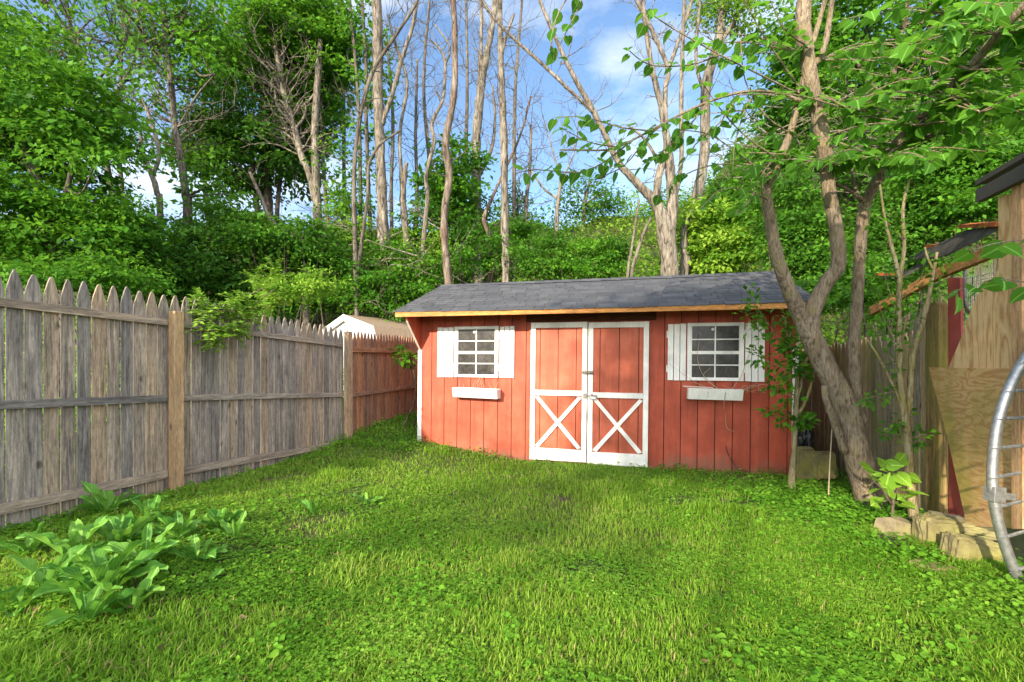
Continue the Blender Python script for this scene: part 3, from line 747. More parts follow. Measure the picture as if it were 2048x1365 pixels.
def fence():
    A0 = Vector((-3.232, 4.3, 0.0))
    yaw = math.atan2(.951, .309)
    root = empty('picket_fence', A0, (0, 0, yaw))
    tag(root, 'tall weathered grey wooden picket fence along the left of the lawn, pointed tops', 'fence')
    nrail = lambda a, b, z0, z1, h, mat: MB().add(
        [(a, -.040, z0 - h), (b, -.040, z1 - h), (b, -.002, z1 - h), (a, -.002, z0 - h), (a, -.040, z0), (b, -.040, z1), (b, -.002, z1), (a, -.002, z0)],
        [(0, 3, 2, 1), (4, 5, 6, 7), (0, 1, 5, 4), (1, 2, 6, 5), (2, 3, 7, 6), (3, 0, 4, 7)], random.random()).build('rail', mat, root, bevel=.003)
    zf = lambda c, s0, s1: (lambda x: c + (s0 * x if x < 0 else s1 * x))
    top, mid, bot = zf(1.747, -.0206, -.028), zf(1.037, -.012, -.033), zf(.338, .008, -.035)
    tip = zf(1.985, -.0, -.042)
    for a, b in ((-2.48, 0), (0, 2.48)):
        pm = MB(); n = 24; sp = (b - a) / n
        for i in range(n):
            x = a + (i + .5) * sp
            wx = A0.x + .309 * x; wy = A0.y + .951 * x
            picket(pm, x, sp - random.choice([.006, .010, .014, .018]), gz(wx, wy) - .06, tip(x) + random.uniform(-.012, .012), random.uniform(0, .004), random.random())
        pm.build('picket_panel', FENCE, root)
        for f_, h in ((top, .062), (mid, .062), (bot, .075)):
            nrail(a + .047, b - .047, f_(a), f_(b), h, FENCE_RAIL)
    for x, zt, mat in ((-2.48, 1.84, POST_OLD), (0, 1.83, POST_NEW), (2.48, 1.85, POST_OLD)):
        po = MB(); po.box(x - .045, x + .045, -.125, -.0405, -.3, zt - .01, .4)
        po.build('post', mat, root, bevel=.006)
    # far run, bent a little toward the shed; red bounce light painted into its wood
    B0 = A0 + Vector((.309, .951, 0)) * 2.53
    r2 = math.atan2(2.16, .566) - yaw
    c2, s2 = math.cos(r2), math.sin(r2)
    pm = MB(); n = 27; sp = .0935
    T = lambda p: (2.53 + p[0] * c2 - p[1] * s2, p[0] * s2 + p[1] * c2, p[2])
    for i in range(n):
        x = (i + .5) * sp
        wx = B0.x + .253 * x; wy = B0.y + .967 * x
        q = MB(); picket(q, x, sp - random.choice([.004, .006, .01]), gz(wx, wy) - .1, 1.86 + .035 * x + random.uniform(-.012, .012), 0, random.random())
        pm.add([T(v) for v in q.v], q.f, q.r[0])
    o = pm.build('picket_panel', FENCE_BOUNCE, root); o['label'] = 'stretch of pickets beside the shed, red bounce light in their colour'
    for z0, z1, h in ((1.62, 1.70, .07), (.935, 1.02, .06), (.33, .42, .07)):
        q = MB(); a, b = .05, n * sp
        q.add([(a, -.040, z0 - h), (b, -.040, z1 - h), (b, -.002, z1 - h), (a, -.002, z0 - h), (a, -.040, z0), (b, -.040, z1), (b, -.002, z1), (a, -.002, z0)],
              [(0, 3, 2, 1), (4, 5, 6, 7), (0, 1, 5, 4), (1, 2, 6, 5), (2, 3, 7, 6), (3, 0, 4, 7)], random.random())
        q.v = [T(v) for v in q.v]
        q.build('rail', RAIL_BOUNCE, root, bevel=.003)
fence()

# ------------------------------------------------------------------ white barn-roofed shed behind the fence
def barn():
    c = np.array([-4.0, 11.0, 0.0]); yaw = math.atan2(-.66, .75)
    c[2] = gz(c[0], c[1])
    root = empty('garden_shed', c, (0, 0, yaw))
    tag(root, 'low white shed with brown gambrel roof, showing over the picket fence', 'shed')
    z0 = c[2]; pk, sh_, lo = 2.56 - z0, 2.20 - z0, 1.75 - z0
    w = MB()
    w.prism([(-1.45, 0, -.4), (1.45, 0, -.4), (1.45, 0, lo), (1.25, 0, sh_), (0, 0, pk), (-1.25, 0, sh_), (-1.45, 0, lo)], (0, 2.6, 0))
    w.build('wall', plain('white_siding', (0.78, 0.78, 0.78), .6, var=.05), root)
    rf = MB(); t = .05
    prof = [(1.52, lo), (1.28, sh_ + .03), (0, pk + .03), (-1.28, sh_ + .03), (-1.52, lo)]
    for (xa, za), (xb, zb) in zip(prof[:-1], prof[1:]):
        rf.prism([(xa, -.06, za), (xb, -.06, zb), (xb, -.06, zb + t), (xa, -.06, za + t)], (0, 2.75, 0), random.random())
    rf.build('roof', plain('brown_shingle', (0.25, 0.18, 0.12), .9, var=.35, scale=40), root)
    tr = MB()
    for (xa, za), (xb, zb) in zip(prof[:-1], prof[1:]):
        tr.prism([(xa, -.09, za - .10), (xb, -.09, zb - .10), (xb, -.09, zb + t + .004), (xa, -.09, za + t + .004)], (0, .028, 0))
    tr.build('roof_trim', WHITE, root)
barn()

# ------------------------------------------------------------------ right side: old fence and lean-to
RA = 2.346
def rY(px, off=0.0):
    """depth where a pixel column meets the right-hand boundary plane, moved off metres toward the yard"""
    k = (px - CX) / F
    return (RA - off * 1.05) / (k - .32)
def RP(px, py, off=0.0):
    return P(px, py, rY(px, off))
RN = np.array([-.952, .305, 0])          # toward the yard

def old_fence():
    o0 = np.array([3.6, 3.92, 0.0])
    root = empty('stockade_fence', o0)
    tag(root, 'old mossy grey-brown board fence behind the leaning tree', 'fence')
    d = np.array([.305, .952, 0])
    pm = MB(); s = 0.0
    def board(mb, s, w, zb, zt, r, t=.02, push=0.0):
        h = w / 2
        pr = [(-h, zb), (h, zb), (h, zt - .12), (h * .75, zt - .05), (h * .3, zt), (-h * .3, zt), (-h * .75, zt - .05), (-h, zt - .12)]
        mb.prism([o0 + d * (s + a) + RN * push + np.array([0, 0, b]) for a, b in pr], RN * t, r)
    s = 0.06
    while s < 4.2:
        w = random.uniform(.09, .13)
        x, y = o0[0] + d[0] * s, o0[1] + d[1] * s
        zt = (1.74 if s < .2 else 1.60 + .05 * random.random()) + .03 * s * 0
        board(pm, s, w, gz(x, y) - .1, zt, random.random(), push=random.uniform(0, .008))
        s += w + random.choice([.004, .008, .012])
    pm.build('board_panel', OLD, root, origin=o0)
    rl = MB()
    for z in (.45, 1.3):
        rl.beam(o0 + np.array([0, 0, z]) - RN * .03, o0 + d * 4.2 + np.array([0, 0, z]) - RN * .03, .04, .09)
    rl.build('rail', MOSSY, root, origin=o0)
    # mossy slab-like post on the near side of the gap
    a, b = RP(1868, 608), RP(1897, 608)
    po = MB(); z0 = 0.0
    po.prism([(a[0], a[1], z0 - .1), (b[0], b[1], z0 - .1), (b[0], b[1], a[2] - .03), (b[0] * .7 + a[0] * .3, b[1] * .7 + a[1] * .3, a[2]), (b[0] * .2 + a[0] * .8, b[1] * .2 + a[1] * .8, a[2]), (a[0], a[1], a[2] - .03)], RN * .06)
    po.build('post', MOSSY, root, origin=o0, bevel=.006)
    for py in (655, 838, 1010):
        q = RP(1870, py, .03)
        MB().box(q[0] - .02, q[0] + .02, q[1] - .02, q[1] + .02, q[2] - .018, q[2] + .018).build('hinge', DULLM, root, origin=o0, bevel=.003)
old_fence()

def lean_to():
    o0 = np.array([3.35, 3.1, 0.0])
    root = empty('lean_to', o0)
    tag(root, 'ramshackle plywood lean-to with red post and corrugated roof at the right edge', 'lean-to')
    redp = paint_mat('faded_red_post', (0.30, 0.055, 0.045), (0.40, 0.30, 0.24), .7)
    a, b = RP(1897, 1048, .015), RP(1929, 1048, .015)
    t1, t2 = RP(1895, 556, .015), RP(1920, 556, .015)
    MB().prism([a, b, t2, t1], -RN * .02).build('post', redp, root, origin=o0, bevel=.004)
    PLY_L = ply_mat('plywood_lower', ((0.42, 0.22, 0.085), (0.56, 0.34, 0.15), (0.63, 0.42, 0.20)), (1.2, 1.2, 4.5), 10.0, moss=(0.26, 0.24, 0.03))
    PLY_U = ply_mat('plywood_upper', ((0.44, 0.23, 0.10), (0.64, 0.41, 0.20), (0.72, 0.52, 0.29)), (4.5, 4.5, .7), 8.0)
    def sheet(name, pts, off, mat, t=.014):
        MB().prism([RP(x, y, off) for x, y in pts], RN * t).build(name, mat, root, origin=o0, bevel=.002)
    sheet('plywood_sheet', [(1861, 735), (1985, 737), (2120, 741), (2120, 1058), (2000, 1056), (1938, 1053), (1900, 880)], .05, PLY_L)
    sheet('plywood_sheet', [(1899, 740), (1925, 680), (1950, 610), (1972, 565), (2004, 548), (2010, 520), (2040, 520), (2043, 740)], .03, PLY_U)
    sheet('plywood_strip', [(2007, 392), (2040, 386), (2041, 548), (2009, 548)], .018, PLY_U, .03)
    sheet('post', [(2043, 370), (2064, 365), (2066, 1060), (2043, 1060)], .046, POST_OLD, .05)
    # roof of the lean-to: beams and corrugated sheets, rising toward the near right
    bm_ = MB()
    bm_.beam(P(1880, 548, 3.95), P(2012, 492, 3.1), .05, .085); bm_.beam(P(1745, 622, 5.0), P(1885, 545, 3.95), .05, .085)
    bm_.build('beam', wood_mat('beam_wood', (.22, .12, .05), (.34, .2, .09), (.42, .27, .13), 'Y', grain=20), root, origin=o0)
    OB = wood_mat('orange_board', (.3, .09, .03), (.42, .14, .05), (.45, .2, .08), 'Y')
    for a_, b_, w_ in ((P(1930, 452, 4.1), P(2007, 447, 3.25), .09), (P(1857, 493, 4.7), P(1900, 492, 4.3), .06), (P(1757, 549, 5.4), P(1800, 549, 5.0), .06)):
        MB().beam(a_, b_, w_, .03).build('roof_board', OB, root, origin=o0)
    cor = MB()
    for (p1, p2, p3, p4) in (((1812, 520, 5.0), (1935, 462, 4.1), (2008, 452, 3.3), (1890, 512, 4.2)), ((1752, 560, 5.8), (1850, 500, 5.0), (1900, 500, 4.4), (1800, 558, 5.0))):
        q1, q2, q3, q4 = P(*p1), P(*p2), P(*p3), P(*p4)
        n = 26
        for i in range(n):
            a_, b_ = i / n, (i + 1) / n
            za, zb = (.012 if i % 2 else -.012), (.012 if (i + 1) % 2 else -.012)
            va, vb = np.array([0, 0, za]), np.array([0, 0, zb])
            A, B, C_, D_ = q1 * (1 - a_) + q4 * a_ + va, q1 * (1 - b_) + q4 * b_ + vb, q2 * (1 - b_) + q3 * b_ + vb, q2 * (1 - a_) + q3 * a_ + va
            cor.add([A, B, C_, D_], [(0, 1, 2, 3)], random.random())
    co = cor.build('corrugated_roof', plain('old_corrugated', (0.10, 0.095, 0.085), .7, .2, .4, 8), root, origin=o0)
    sm = co.modifiers.new('thick', 'SOLIDIFY'); sm.thickness = .003
    up = MB(); e1, e2 = P(1950, 372, 3.3), P(2075, 300, 2.6)
    e3 = e2 + np.array([-.1, -.6, .05])
    up.prism([e1, e2, e3, e3 + np.array([1.7, -.5, .1]), e1 + np.array([1.7, -.5, .1])], (0, 0, .035))
    up.beam(P(1960, 392, 3.25), P(2072, 334, 2.62), .05, .09)
    up.build('roof_edge', plain('tar_roof', (0.055, 0.052, 0.05), .85), root, origin=o0)
    # wire mesh panel behind the post
    wm = MB()
    for i in range(15):
        x = 1926 + i * 4.2
        wm.tube([RP(x, 560 - i * 2.5, -.12), RP(x + 1, 660, -.12)], .0022, 4, sub=1)
    for j in range(14):
        wm.tube([RP(1926, 560 + j * 9, -.12), RP(1990, 545 + j * 9, -.12)], .0018, 4, sub=1)
    wm.build('wire_mesh', METAL, root, origin=o0)
    hp = MB(); hp.tube([RP(1930, 540, -.1), RP(1929, 585, -.1), RP(1932, 615, -.1), RP(1940, 626, -.1)], .012, 8); hp.build('hoop', DULLM, root, origin=o0)
    d_ = np.array([-.305, -.952, 0.])
    w0 = RP(2068, 1060, .05); w0[2] = -.1
    for i in range(9):
        a_ = w0 + d_ * (.005 + i * .30)
        MB().prism([a_, a_ + d_ * .292, a_ + d_ * .292 + np.array([0, 0, 1.62 - .02 * (i % 3)]), a_ + np.array([0, 0, 1.62])], RN * .02, i / 9).build('wall_board', OLD, root, origin=o0)
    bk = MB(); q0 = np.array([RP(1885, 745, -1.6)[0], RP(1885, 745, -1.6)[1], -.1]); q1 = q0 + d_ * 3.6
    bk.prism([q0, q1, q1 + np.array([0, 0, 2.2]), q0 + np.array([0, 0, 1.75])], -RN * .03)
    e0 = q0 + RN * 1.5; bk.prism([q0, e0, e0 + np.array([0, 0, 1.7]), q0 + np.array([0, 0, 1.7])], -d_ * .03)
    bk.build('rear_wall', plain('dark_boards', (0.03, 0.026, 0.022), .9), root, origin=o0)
lean_to()

def trampoline():
    Y = 2.68
    o0 = np.array([2.85, Y, 0.0])
    root = empty('trampoline_frame', o0)
    tag(root, 'curved galvanised trampoline frame tube with coil springs, standing at the right edge', 'trampoline frame')
    pts = [(2420, 420), (2320, 455), (2230, 515), (2160, 580), (2100, 655), (2048, 722), (2018, 779), (1998, 838), (1988, 900), (1985, 965), (1992, 1025), (2008, 1085), (2030, 1143), (2056, 1190)]
    MB().tube([P(x, y, Y) for x, y in pts], .0265, 20, sub=6).build('tube', METAL, root, origin=o0, smooth=True)
    for (x0, y0, x1, y1) in ((2034, 728, 2100, 716), (2016, 783, 2082, 780), (1998, 838, 2064, 835), (1989, 897, 2056, 891), (1984, 957, 2050, 944), (1987, 1017, 2054, 1000), (1999, 1078, 2066, 1058), (2022, 1145, 2088, 1122)):
        a, b = P(x0, y0, Y - .03), P(x1, y1, Y - .02)
        s = MB(); n = 150
        e = (b - a); L = np.linalg.norm(e); d = e / L; u = np.cross(d, [0, 1, 0]); u /= np.linalg.norm(u); w = np.cross(d, u)
        q = a + d * L * .22; hl = L * .62
        s.tube([q + d * hl * i / n + .0085 * (math.cos(i * .9) * u + math.sin(i * .9) * w) for i in range(n)], .0021, 5, sub=1)
        s.tube([a - d * .012, a + d * L * .1 - u * .004, q], .0022, 6); s.tube([q + d * hl, b], .0022, 6)
        s.build('spring', METAL, root, origin=o0)
    c = P(1989, 988, Y); br = MB()
    br.box(c[0] - .034, c[0] + .034, Y - .034, Y + .034, c[2] - .045, c[2] + .045, rot=Matrix.Rotation(R(4), 3, 'Y'))
    br.box(c[0] + .030, c[0] + .095, Y - .03, Y - .024, c[2] - .03, c[2] + .010, rot=Matrix.Rotation(R(8), 3, 'Y'))
    br.build('bracket', METAL, root, origin=o0, bevel=.004)
trampoline()

# ------------------------------------------------------------------ stones
def rock(name, label, cat, px0, px1, py0, py1, Y, mat, seed, boxy=0.0, depth=0.8):
    c = P((px0 + px1) / 2, (py0 + py1) / 2, Y)
    sx, sz = (px1 - px0) / F * Y / 2, (py1 - py0) / F * Y / 2
    bm = bmesh.new()
    bmesh.ops.create_icosphere(bm, subdivisions=5, radius=1)
    r2 = np.random.default_rng(seed)
    planes = [(unit(r2.normal(size=3)), r2.uniform(.5, .8)) for _ in range(24)]
    for v in bm.verts:
        p = np.array(v.co)
        if boxy:
            q = p / (np.abs(p) ** 5).sum() ** .2
            p = p * (1 - boxy) + q * boxy
        for n_, dd in planes:
            k = p @ n_ - (dd if not boxy else dd + .25)
            if k > 0: p = p - n_ * k
        p = p * (1 + .05 * (vnoise(p[0] * 3 + seed, p[1] * 3 + p[2] * 2, .8, seed) - .5))
        v.co = (p[0] * sx, p[1] * max(sx, sz) * depth, p[2] * sz)
    me = bpy.data.meshes.new(name); bm.to_mesh(me); bm.free()
    o = link(name, me, mat); o.location = c
    return tag(o, label, cat)
def slab(name, label, cat, px0, px1, py0, py1, Y, mat, seed, depth=.12, yaw=0.0, tilt=0.0, rough=.012, rnd_=.02):
    c = P((px0 + px1) / 2, (py0 + py1) / 2, Y)
    sx, sz = (px1 - px0) / F * Y / 2, (py1 - py0) / F * Y / 2
    bm = bmesh.new(); bmesh.ops.create_cube(bm, size=2)
    for v in bm.verts: v.co = (v.co.x * sx, v.co.y * depth / 2, v.co.z * sz)
    bmesh.ops.bevel(bm, geom=bm.edges[:], offset=rnd_, segments=2, affect='EDGES')
    bmesh.ops.subdivide_edges(bm, edges=[e for e in bm.edges if e.calc_length() > .03], cuts=7, use_grid_fill=True)
    for v in bm.verts:
        p = v.co
        n1 = vnoise(p.x + 3 * p.y + seed, p.z + 2 * p.y, .05, seed) - .5
        n2 = vnoise(p.x - 2 * p.y + seed, p.z * 1.3 - p.y, .016, seed + 1) - .5
        k = rough * (1.6 * float(n1) + .6 * float(n2))
        v.co = p + v.normal * k if v.normal.length else p * (1 + k)
    me = bpy.data.meshes.new(name); bm.to_mesh(me); bm.free()
    o = link(name, me, mat); o.location = c + np.array([0, depth / 2, 0]); o.rotation_euler = (0, tilt, yaw)
    return tag(o, label, cat)
rock('rock', 'large tan wedge-shaped rock at the foot of the leaning tree', 'rock', 1738, 1860, 1024, 1102, 3.5, ROCK, 3, depth=.55)
rock('rock', 'small yellowish rock tucked behind the tan wedge-shaped rock', 'rock', 1808, 1852, 1040, 1078, 3.72, BLOCK, 9, depth=.7)
slab('stone_block', 'upright mossy block with a rough face beside the plywood', 'stone block', 1858, 1924, 1042, 1126, 3.25, BLOCK, 5, .16, R(-10), R(2))
slab('stone_block', 'mossy yellow-green block nearest the trampoline tube, tilted and low', 'stone block', 1920, 2008, 1084, 1164, 2.98, BLOCK, 8, .16, R(-14), R(9))
slab('stone_slab', 'flat grey-brown slab lying behind the two mossy blocks', 'stone', 1915, 2010, 1052, 1074, 3.25, ROCK, 12, .3, R(-25), R(4))
slab('stepping_stone', 'flat mossy stone sunk in the grass in front of the blocks', 'stone', 1866, 1938, 1146, 1160, 2.78, BLOCK, 14, .22, R(20), R(3))
slab('concrete_block', 'tall mossy concrete block right of the shed corner', 'concrete block', 1600, 1634, 897, 962, 5.15, BLOCK, 21, .15, R(-12), R(1))
slab('concrete_block', 'shorter mossy concrete block next to the taller block', 'concrete block', 1635, 1676, 907, 960, 5.05, BLOCK, 22, .15, R(-8), R(-2))
rock('stone', 'pale stone bit half sunk in the grass along the fence foot', 'stone', 440, 462, 982, 992, 4.55, ROCK, 30, .2, .8)

def tarp():
    bm = bmesh.new(); bmesh.ops.create_icosphere(bm, subdivisions=4, radius=1)
    c = P(1606, 885, 5.5)
    for v in bm.verts:
        p = np.array(v.co); k = 1 + .5 * (vnoise(p[0] * 3, p[1] * 3 + p[2] * 4, .6, 4) - .5)
        v.co = (p[0] * .1 * k, p[1] * .1 * k, p[2] * .26 * k)
    me = bpy.data.meshes.new('crumpled_tarp'); bm.to_mesh(me); bm.free()
    m = plain('black_plastic', (.012, .012, .014), .35)
    o = link('crumpled_tarp', me, m); o.location = c
    tag(o, 'crumpled black plastic bag in the gap beside the shed', 'plastic bag')
tarp()

# ------------------------------------------------------------------ trees
def grow(mb, p, d, L, r, lvl, wob=.25, up=.1, tips=None, n=5, kids=3):
    pts = [np.array(p, float)]; d = unit(np.array(d, float))
    dirs = [d]
    for i in range(4):
        d = unit(d + rng.normal(size=3) * wob + np.array([0, 0, up]))
        pts.append(pts[-1] + d * L / 4); dirs.append(d)
    mb.tube(pts, [r, r * .85, r * .7, r * .5, r * .28], n, sub=2, cap=False)
    if tips is not None: tips.append(pts[-1])
    if lvl > 0:
        for k in range(kids):
            i = rng.integers(1, 5)
            nd = unit(dirs[i] + rng.normal(size=3) * .75)
            grow(mb, pts[i], nd, L * rng.uniform(.45, .7), r * .5, lvl - 1, wob, up, tips, max(3, n - 1), kids)

def tree(name, label, cat, Y, stems, mat, group=None, twigs=None, crown=None, n=10, rough=.12, lying=False):
    """stems: lists of (px, py, width_px[, dY]); the first goes down to the ground; twigs: (stem, n, length_m, r_m, lvl, t0, t1)"""
    s0 = stems[0][0]
    bx = P(s0[0], s0[1], Y + (s0[3] if len(s0) > 3 else 0))
    if lying: Y = hit(s0[0], s0[1], 9.5); bx = P(s0[0], s0[1], Y)
    zg = gz(bx[0], bx[1])
    o0 = np.array([bx[0], bx[1], zg])
    root = empty(name, o0)
    tag(root, label, cat, group)
    allp = []
    for i, st in enumerate(stems):
        mb = MB()
        pts = [P(q[0], q[1], Y + (q[3] if len(q) > 3 else 0)) for q in st]
        rad = [q[2] * .46 / F * (Y + (q[3] if len(q) > 3 else 0)) for q in st]
        if i == 0 and not lying and pts[0][2] > zg + .02:
            pts = [o0 - np.array([0, 0, .15])] + pts; rad = [rad[0] * 1.2] + rad
        mb.tube(pts, rad, n, rough, random.random(), sub=5)
        allp.append((pts, rad))
        mb.build('limb' if i else 'trunk', mat, root, origin=o0, smooth=True)
    tb = MB()
    if twigs:
        for (si, cnt, L, r, lvl, t0, t1) in twigs:
            pts, rad = allp[si]
            for k in range(int(cnt * 1.5)):
                t = (t0 + (t1 - t0) * rng.random()) * (len(pts) - 1); i = min(int(t), len(pts) - 2); f = t - i
                p = pts[i] * (1 - f) + pts[i + 1] * f
                a = rng.random() * 6.283
                d = np.array([math.cos(a), math.sin(a) * .6, .35 + .4 * rng.random()])
                grow(tb, p, d, L * rng.uniform(.6, 1.3), r, lvl)
    if crown:
        for (blobs, ncl, lpc, cr, llen, lm) in crown:
            C, out = ellipsoid_pts(blobs, ncl)
            me = leaf_mesh('crown', *clump_leaves(C, out, lpc, cr, llen), origin=o0)
            link('crown', me, lm, root)
            # thin boughs that carry the clumps
            for j in range(min(26, ncl // 6)):
                c = C[rng.integers(len(C))]
                best = min((p for ps, _ in allp for p in ps[1:]), key=lambda p: np.linalg.norm(p - c) + (2.0 if p[2] > c[2] else 0))
                m_ = (best + c) / 2 + np.array([0, 0, -.15]) + rng.normal(size=3) * .15
                tb.tube([best, m_, c], [.035, .024, .008], 5, sub=3, cap=False)
    if tb.v:
        tag(tb.build('branches', mat, root, origin=o0, smooth=True), kind='stuff')
    return root

GB = 'bare trunks on the bank behind the shed'
# --- left: the bright leafy mass and the stems in it
tree('maple_tree', 'bright green bushy tree filling the left edge above the fence', 'tree', 9.0,
     [[(124, 565, 26), (108, 500, 24), (90, 440, 22), (70, 350, 20), (48, 290, 17), (40, 180, 12)], [(100, 470, 14), (135, 380, 12), (150, 290, 9)], [(70, 350, 12), (-10, 250, 9)]], BARK_GREY,
     crown=[([(60, 180, 150, 130, 9.0, 1.5), (150, 260, 90, 120, 8.6, 1.2), (40, 420, 120, 90, 8.7, 1.3), (170, 470, 90, 60, 8.8, .9), (-60, 300, 120, 220, 9, 1.6), (230, 420, 70, 60, 9.2, .8), (-20, 60, 90, 60, 9.4, 1.2)], 225, 120, .42, .112, L_BRIGHT),
            ([(80, 300, 170, 200, 9.8, 1.3), (180, 520, 130, 50, 9.3, .9), (0, 500, 100, 60, 9.0, .8)], 100, 110, .42, .11, L_MID)])
tree('locust_tree', 'slender airy tree rising above the bright green tree at upper left', 'tree', 13.5,
     [[(232, 470, 13), (222, 380, 12), (205, 280, 11), (180, 180, 9), (150, 90, 8), (132, 0, 7), (120, -90, 5)],
      [(205, 280, 8), (225, 200, 7), (265, 130, 6), (285, 40, 5), (300, -60, 3)], [(180, 180, 6), (245, 90, 5), (275, -30, 4)], [(150, 90, 5), (105, 10, 4), (80, -70, 3)]], BARK_GREY,
     twigs=[(0, 16, 1.8, .03, 2, .3, 1), (1, 12, 1.4, .025, 2, .3, 1), (2, 8, 1.2, .02, 2, .3, 1)],
     crown=[([(120, 20, 150, 70, 13.5, 2), (260, 60, 100, 90, 13.5, 1.6), (20, 30, 120, 80, 13.5, 2), (210, 170, 60, 50, 13.5, 1)], 130, 27, .45, 0.135, L_BRIGHT)])
tree('dead_tree', 'pale dead tree with a forked zigzag top between the leafy trees at left', 'tree', 12.0,
     [[(320, 430, 12), (315, 390, 11), (304, 350, 11), (286, 305, 8), (280, 260, 6)], [(306, 352, 9), (318, 308, 8), (305, 252, 8), (294, 222, 6), (283, 195, 4)]], BARK_PALE, GB, twigs=[(1, 4, .5, .015, 1, .4, 1), (0, 3, .5, .015, 1, .6, 1)])
tree('locust_tree', 'tall slightly leaning grey trunk with feathery top, left of the dense dark tree', 'tree', 12.5,
     [[(376, 430, 18), (372, 395, 16), (361, 308, 14), (349, 246, 13), (341, 156, 12), (330, 62, 10), (322, -40, 8)], [(341, 156, 6), (300, 90, 5), (270, 10, 4)], [(333, 90, 6), (375, 20, 5), (400, -50, 4)],
      [(352, 262, 5), (395, 190, 4), (430, 150, 3)]], BARK_GREY,
     twigs=[(0, 16, 1.6, .025, 2, .4, 1), (1, 6, 1.0, .015, 1, .3, 1)],
     crown=[([(330, 60, 90, 80, 12.5, 1.5), (300, 160, 70, 60, 12.5, 1.2), (400, 100, 80, 90, 12.8, 1.2), (390, 20, 90, 60, 12.8, 1.4), (300, 260, 60, 70, 12.8, 1), (420, 360, 50, 60, 12.2, .8)], 150, 27, .42, 0.135, L_BRIGHT)])
tree('maple_tree', 'big dense tree with dark shaded crown and bright top left of the sky gap', 'tree', 15.5,
     [[(540, 500, 20), (538, 420, 18), (534, 340, 18), (540, 200, 14), (560, 60, 9)], [(522, 490, 14), (515, 420, 12), (505, 330, 10)], [(552, 500, 10), (556, 400, 9), (565, 320, 8)]], BARK_DARK,
     crown=[([(560, 60, 120, 100, 14.8, 1.6), (640, 110, 65, 90, 15, 1.3), (600, 230, 80, 70, 15, 1.3), (660, 60, 45, 60, 15, 1)], 190, 130, .5, .14, L_BRIGHT),
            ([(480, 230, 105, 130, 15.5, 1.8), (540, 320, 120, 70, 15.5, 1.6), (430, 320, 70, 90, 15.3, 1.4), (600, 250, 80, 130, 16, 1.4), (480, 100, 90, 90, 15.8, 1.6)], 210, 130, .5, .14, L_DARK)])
tree('dead_tree', 'dead snag with a broken flat top beside the dense dark tree', 'tree', 14.0,
     [[(640, 530, 22), (636, 470, 20), (634, 410, 19), (632, 357, 17), (630, 246, 15), (637, 144, 13), (641, 80, 11)],
      [(630, 400, 14), (618, 345, 14), (603, 312, 14), (588, 254, 13), (571, 197, 13), (558, 135, 12), (546, 49, 10), (528, -30, 8)],
      [(571, 197, 6), (545, 150, 5), (505, 105, 5), (465, 60, 4), (420, 5, 3)], [(600, 290, 6), (560, 262, 5), (515, 258, 4)],
      [(590, 225, 6), (620, 200, 5), (640, 165, 3)], [(590, 260, 6), (610, 230, 5), (612, 195, 3)], [(585, 245, 6), (555, 215, 4), (550, 180, 3)]], BARK_PALE, GB,
     twigs=[(1, 34, 1.0, .03, 2, .25, .8), (2, 8, .8, .012, 1, .2, 1), (1, 6, .9, .015, 1, .75, 1), (3, 3, .5, .012, 1, .4, 1)])
tree('dead_tree', 'broken dark limb slanting down among the leaves below the dense tree', 'fallen limb', 11.5,
     [[(610, 505, 13), (575, 470, 13), (545, 445, 11), (524, 400, 9), (500, 345, 6)], [(545, 445, 6), (515, 462, 5), (470, 480, 5), (395, 480, 3)], [(520, 460, 6), (512, 480, 5), (512, 515, 3)]], BARK_GREY, twigs=[(1, 6, .5, .012, 1, .3, 1), (0, 5, .6, .012, 1, .2, 1)])
tree('twin_stem_tree', 'thin dark crooked stems twining up left of the shaggy trunk', 'tree', 11.5,
     [[(715, 650, 11), (712, 560, 10), (710, 483, 10), (708, 352, 9), (719, 242, 8), (745, 145, 8), (789, 75, 7), (829, 13, 6), (850, -40, 4)],
      [(715, 560, 8), (725, 470, 7), (735, 396, 7), (738, 330, 6), (760, 290, 5), (800, 262, 4)]], BARK_GREY, GB, twigs=[(0, 12, .9, .014, 1, .5, 1)])
tree('locust_tree', 'pair of thin leafy poles reaching up just left of the shaggy trunk', 'tree', 14.0,
     [[(722, 500, 9), (721, 396, 8), (719, 264, 8), (712, 132, 7), (703, 44, 6), (698, -40, 5)], [(742, 480, 9), (738, 396, 8), (733, 264, 8), (732, 132, 8), (727, 44, 7), (722, -40, 5)]], BARK_GREY,
     crown=[([(715, 50, 55, 60, 14, 1), (735, 200, 45, 70, 14, .9), (690, 330, 60, 60, 14, 1), (700, 420, 60, 50, 13.6, 1), (745, 110, 40, 60, 14, .8)], 70, 40, .4, .135, L_BRIGHT)])
tree('dead_tree', 'shaggy pale bare trunk, thickest at the left end of the sky gap', 'tree', 13.0,
     [[(772, 620, 30), (769, 560, 25), (766, 461, 24), (762, 352, 21), (757, 220, 21), (755, 88, 21), (752, -40, 19)], [(764, 250, 10), (772, 225, 10), (789, 176, 9), (802, 123, 8), (824, 57, 7), (840, -30, 6)]], BARK_PALE, GB, rough=.22, n=12,
     twigs=[(0, 10, .5, .012, 1, .4, 1), (1, 8, .8, .012, 1, .3, 1)])
tree('dead_tree', 'crooked bare trunk with a stub and a thin wavy leader, second in the sky gap', 'tree', 13.5,
     [[(812, 610, 17), (811, 571, 15), (813, 483, 15), (806, 400, 14), (811, 340, 9), (814, 326, 7)], [(806, 410, 10), (802, 340, 8), (800, 264, 7), (814, 178, 7), (807, 132, 6), (789, 84, 6), (776, 30, 4)]], BARK_PALE, GB, rough=.18, twigs=[(1, 9, .7, .011, 1, .4, 1)])
